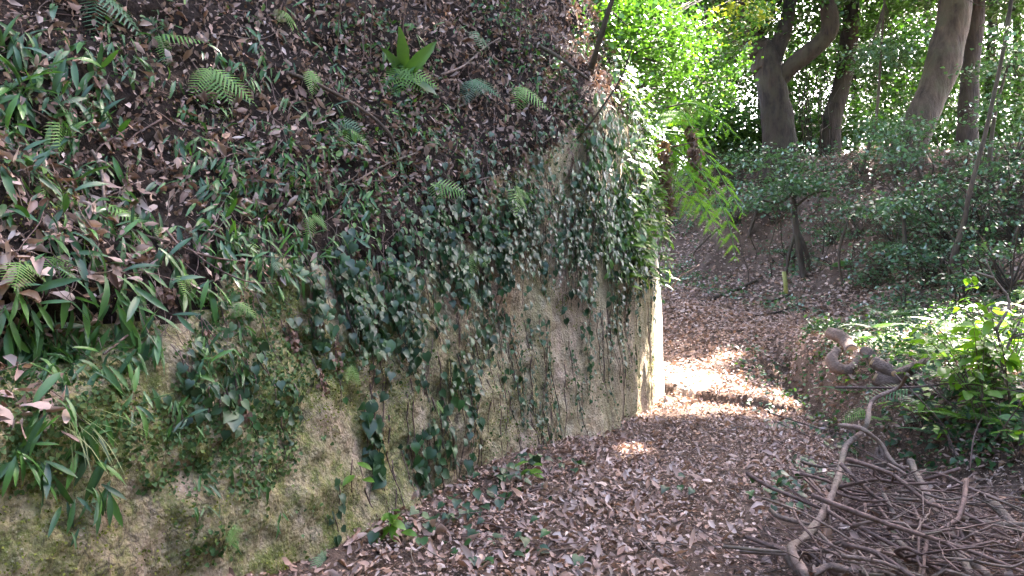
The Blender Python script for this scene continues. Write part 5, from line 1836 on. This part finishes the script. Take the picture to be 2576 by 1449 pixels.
for X, Y, r, hh, ncl, sz, lab in [
    (2250, 640, 1.5, .8, 90, .10, 'bluish shrub in the middle of the bank'), (2400, 620, 1.6, .9, 95, .10, 'bluish shrub right of the one in the middle of the bank'),
    
    (2460, 500, 1.5, .8, 80, .11, 'shrub at the upper right of the bank'), (2550, 620, 1.3, .8, 80, .10, 'leafy shrub at the right edge of the bank'),
    (2100, 610, 1.0, .6, 50, .09, 'low shrub right of the stilt-rooted sapling'), (1850, 560, 1.2, .7, 60, .10, 'dark shrub on the slope behind the fern tips'),
    (1780, 480, 1.4, .8, 60, .10, 'dark shrub beyond the corner fern'), 
    (1900, 430, 1.5, .7, 80, .11, 'flat-sprayed shrub on the crest under the massive tree'), 
    (2550, 420, 1.5, .9, 80, .11, 'shrub on the crest at the right edge'), (2340, 720, 1.0, .6, 60, .09, 'shrub low on the bank behind the mound'),
    (2480, 730, 1.0, .6, 60, .09, 'grassy-leaved shrub behind the dead twigs'), (2200, 730, .8, .45, 40, .08, 'small shrub at the bank foot behind the logs'),
    (1990, 660, .7, .4, 30, .08, 'ground shrub by the bamboo stake'), (2290, 790, .8, .4, 40, .08, 'low dark shrub above the logs'),
    (2420, 790, .8, .5, 50, .08, 'low shrub above the sunlit plants')]:
    h = hit(X, Y, 'ground')
    if h:
        shrub(h[0], r * .9, r * .75, hh * .9, int(ncl * .3), sz * .85, lab, flat=.12, stems=16)

for X, Y, r, hh, ncl, sz, lab in [(2160, 600, 1.0, .7, 60, .09, 'loose shrub right of the stilt-rooted sapling'),
                                  (2290, 570, 1.1, .8, 60, .09, 'loose shrub in the middle of the bank'), (2360, 680, 1.0, .7, 60, .08, 'loose shrub low on the bank'), (2470, 590, 1.2, .9, 70, .09, 'loose shrub right of the middle bank'),
                                  (2540, 520, 1.2, .9, 70, .10, 'loose shrub high at the right edge'), (2230, 690, .9, .6, 50, .08, 'loose shrub at the bank foot'), (1950, 560, .9, .6, 50, .09, 'loose shrub left of the stilt-rooted sapling'),
                                  (2420, 730, .9, .7, 50, .08, 'loose shrub behind the sunlit plants'), (2540, 740, .9, .8, 60, .08, 'loose shrub behind the dead twigs')]:
    h = hit(X, Y, 'ground')
    if h:
        shrub(h[0], r, r * .8, hh, int(ncl * .3), sz, lab, M_SHRUB, None, 20, .2, 12, None, .15)

# bare thin stems of the understorey
for k in range(60):
    X, Y = random.uniform(1880, 2570), random.uniform(400, 720)
    h = hit(X, Y, 'ground')
    if not h:
        continue
    L = random.uniform(.6, 2.2)
    ln = Vector((random.gauss(0, .35), random.gauss(0, .2), 1)).normalized()
    pts = [Vector((0, 0, -.05)), ln * L * .35 + Vector((random.gauss(0, .1), 0, 0)), ln * L * .7 + Vector((random.gauss(0, .15), 0, 0)), ln * L + Vector((random.gauss(0, .2), 0, 0))]
    r = random.uniform(.008, .022)
    wh = 'among the shrubs near the stilt-rooted sapling' if X < 2120 else 'on the middle of the bank' if X < 2380 else 'on the right of the bank'
    o = ob('bare_stem', tube_mesh('bare_stem', spline(pts, 9), [r, r * .5], M_BARKL, 5), None, 'thin bare understorey stem ' + wh, 'stem', 'bare understorey stems ' + wh)
    o.location = h[0]

# low undergrowth over the bank (uncountable)
P, Nn = ground_points(60000, 2, 22, 12, 27)
fd = foot_dist(P[:, 0], P[:, 1])
kp = (rng.random(len(P)) < sstep(-.05, .5, fbm(P, .8, 4, .6)) * .8) & (fd > -1.5) & (fd < 8)
P, Nn = P[kp][:9000], Nn[kp][:9000]
n = len(P)
V, Fc = batch(T_HEART, P + Nn * (rng.random((n, 1)) ** 2 * .4 + .03), rv(n) * np.array([1, 1, .4]) + np.array([0, -.4, -.3]), rv(n, .5) + np.array([0, 0, 1.0]), rng.uniform(.05, .1, n))
ob('bank_undergrowth', mesh_np('bank_undergrowth', V, Fc, M_SHRUB), None, 'low leafy undergrowth creeping over the wooded bank', 'undergrowth', None, 'stuff')

# thicket that closes the view under the crowns
for X, Y, D, r, rz, lab in ((1680, 300, 24, 1.8, 1.2, 'dark thicket shrub seen through the corner fern'), (1760, 320, 27, 2.0, 1.3, 'thicket shrub right of the corner fern top'), (1850, 320, 27, 2.0, 1.3, 'thicket shrub left of the massive trunk'),
                            (2040, 330, 29, 2.0, 1.2, 'thicket shrub between the massive and slender trees'), (2180, 320, 29, 2.2, 1.3, 'thicket shrub right of the slender tree'), (2330, 330, 29, 2.2, 1.3, 'thicket shrub behind the leaning trunk'), (2500, 320, 27, 2.2, 1.4, 'thicket shrub at the right edge of the ridge'),
                            (1800, 220, 32, 2.4, 1.6, 'tall thicket shrub left of the massive trunk'), (2250, 210, 34, 2.6, 1.6, 'tall thicket shrub beyond the pale sapling'), (2560, 230, 30, 2.2, 1.6, 'tall thicket shrub at the right picture edge')):
    c = at(X, Y, D)
    p = gdrop(c.x, c.y)
    shrub(p, r, r * .7, rz, 60, .17, lab, M_CROWN, None, 26, .4, 6, max(.6, c.z - p.z), .4)

# bright bushes on the shoulder of the cliff, lit from behind
for X, Y, d, r, rz, ncl, sz, lab, mat in [
    (1620, 120, 10.8, 1.0, .8, 120, .065, 'sunlit bush on the shoulder of the cliff', M_GREEN),
    (1560, 30, 10.3, .9, .7, 60, .08, 'sunlit bush at the top of the cliff left of the shoulder', M_GREEN),
    (1720, 60, 12.5, 1.2, 1.0, 150, .075, 'large bright bush behind the cliff shoulder', M_GREEN),
    (1700, 190, 12.0, .9, .8, 110, .07, 'bright bush above the corner fern', M_GREEN),
    (1800, 130, 14.5, 1.2, 1.1, 130, .085, 'green bush left of the massive tree', M_GREEN),
    (1480, 40, 9.4, .7, .5, 36, .075, 'small bush beside the leaning sapling stem', M_GREEN),
    (1800, 30, 15.5, 1.2, 1.0, 120, .085, 'high leafy boughs left of the massive tree', M_CROWN)]:
    c = at(X, Y, d)
    loc, nn = near_cliff(c)
    base = Vector((loc.x, loc.y, loc.z))
    root = thing('bush', base, lab, 'bush')
    V, Fc, C = crown_leaves([(c.x, c.y, c.z, r, r, rz)], ncl, 30, sz, .35, .2, X > 1650)
    part('foliage', mesh_np('foliage', V - np.array(base), Fc, mat), root, Matrix.Translation(base))
    for q in C[:9]:
        qq = Vector(q) - base
        part('stem', tube_mesh('stem', spline([Vector((0, 0, -.05)), qq * .5 + Vector((0, 0, .15)), qq], 7), [.018, .006], M_BARKL, 5), root, Matrix.Translation(base))

# bough with yellowing leaves at the top
c = at(1850, 30, 13)
loc, nn = near_cliff(c)
root = thing('yellow_bough', loc, 'bough with yellow-green leaves hanging at the top beside the massive tree', 'bough')
V, Fc, C = crown_leaves([(*at(1860, 25, 13), .55, .4, .25), (*at(1820, 80, 13), .4, .3, .2)], 18, 16, .08, .5, .16, False)
part('foliage', mesh_np('foliage', V - np.array(loc), Fc, M_YEL), root, Matrix.Translation(loc))
part('stem', tube_mesh('stem', spline([Vector((0, 0, 0)), (c - loc) * .5 + Vector((0, 0, .5)), at(1880, 10, 13) - loc], 10), [.03, .008], M_BARK, 6), root, Matrix.Translation(loc))

# thin bamboo-like canes standing behind the massive tree
for k in range(26):
    X = 1990 + random.random() * 110
    D = random.uniform(25, 28)
    c = at(X, 330, D)
    b = gdrop(c.x, c.y)
    H = random.uniform(2.5, 4.5)
    o = ob('cane', tube_mesh('cane', [Vector((0, 0, -.1)), Vector((random.gauss(0, .1), 0, H * .5)), Vector((random.gauss(0, .3), 0, H))], [.02, .01], M_BARK, 5), None, 'thin dark cane in the thicket right of the massive tree', 'cane', 'canes in the thicket behind the bank')
    o.location = b

# wood behind and beside the viewer: unseen trees added to block frontal skylight
for bx, by, lab in ((-4.5, -6, 'unseen tree added behind the viewer to the left'), (-1, -9, 'unseen tree added close behind the viewer'), (2.5, -8, 'unseen tree added behind the viewer'), (5.5, -8, 'unseen tree added behind the viewer by the bank'), (8.5, -5, 'unseen tree added behind the viewer to the right'), (11, -1.5, 'unseen tree added on the bank behind the viewer'), (12, 2.5, 'unseen tree added on the bank beside the viewer'), (13.5, 8, 'unseen tree added on the bank right of the mound')):
    b = gdrop(bx, by)
    t = b + Vector((.4, 0, 8))
    tree(b, [([b - Vector((0, 0, .3)), b + Vector((.1, .1, 4)), t], [.3, .24, .15])], M_BARK, [(t.x, t.y, t.z - .5, 2.6, 2.6, 2), (t.x, t.y, b.z + 4.0, 2.8, 2.8, 1.8), (t.x, t.y, b.z + 1.5, 2.4, 2.4, 1.3)], 230, 26, .36, lab, M_CROWN, 'unseen wood added around the viewer', spread=.6, sides=8)
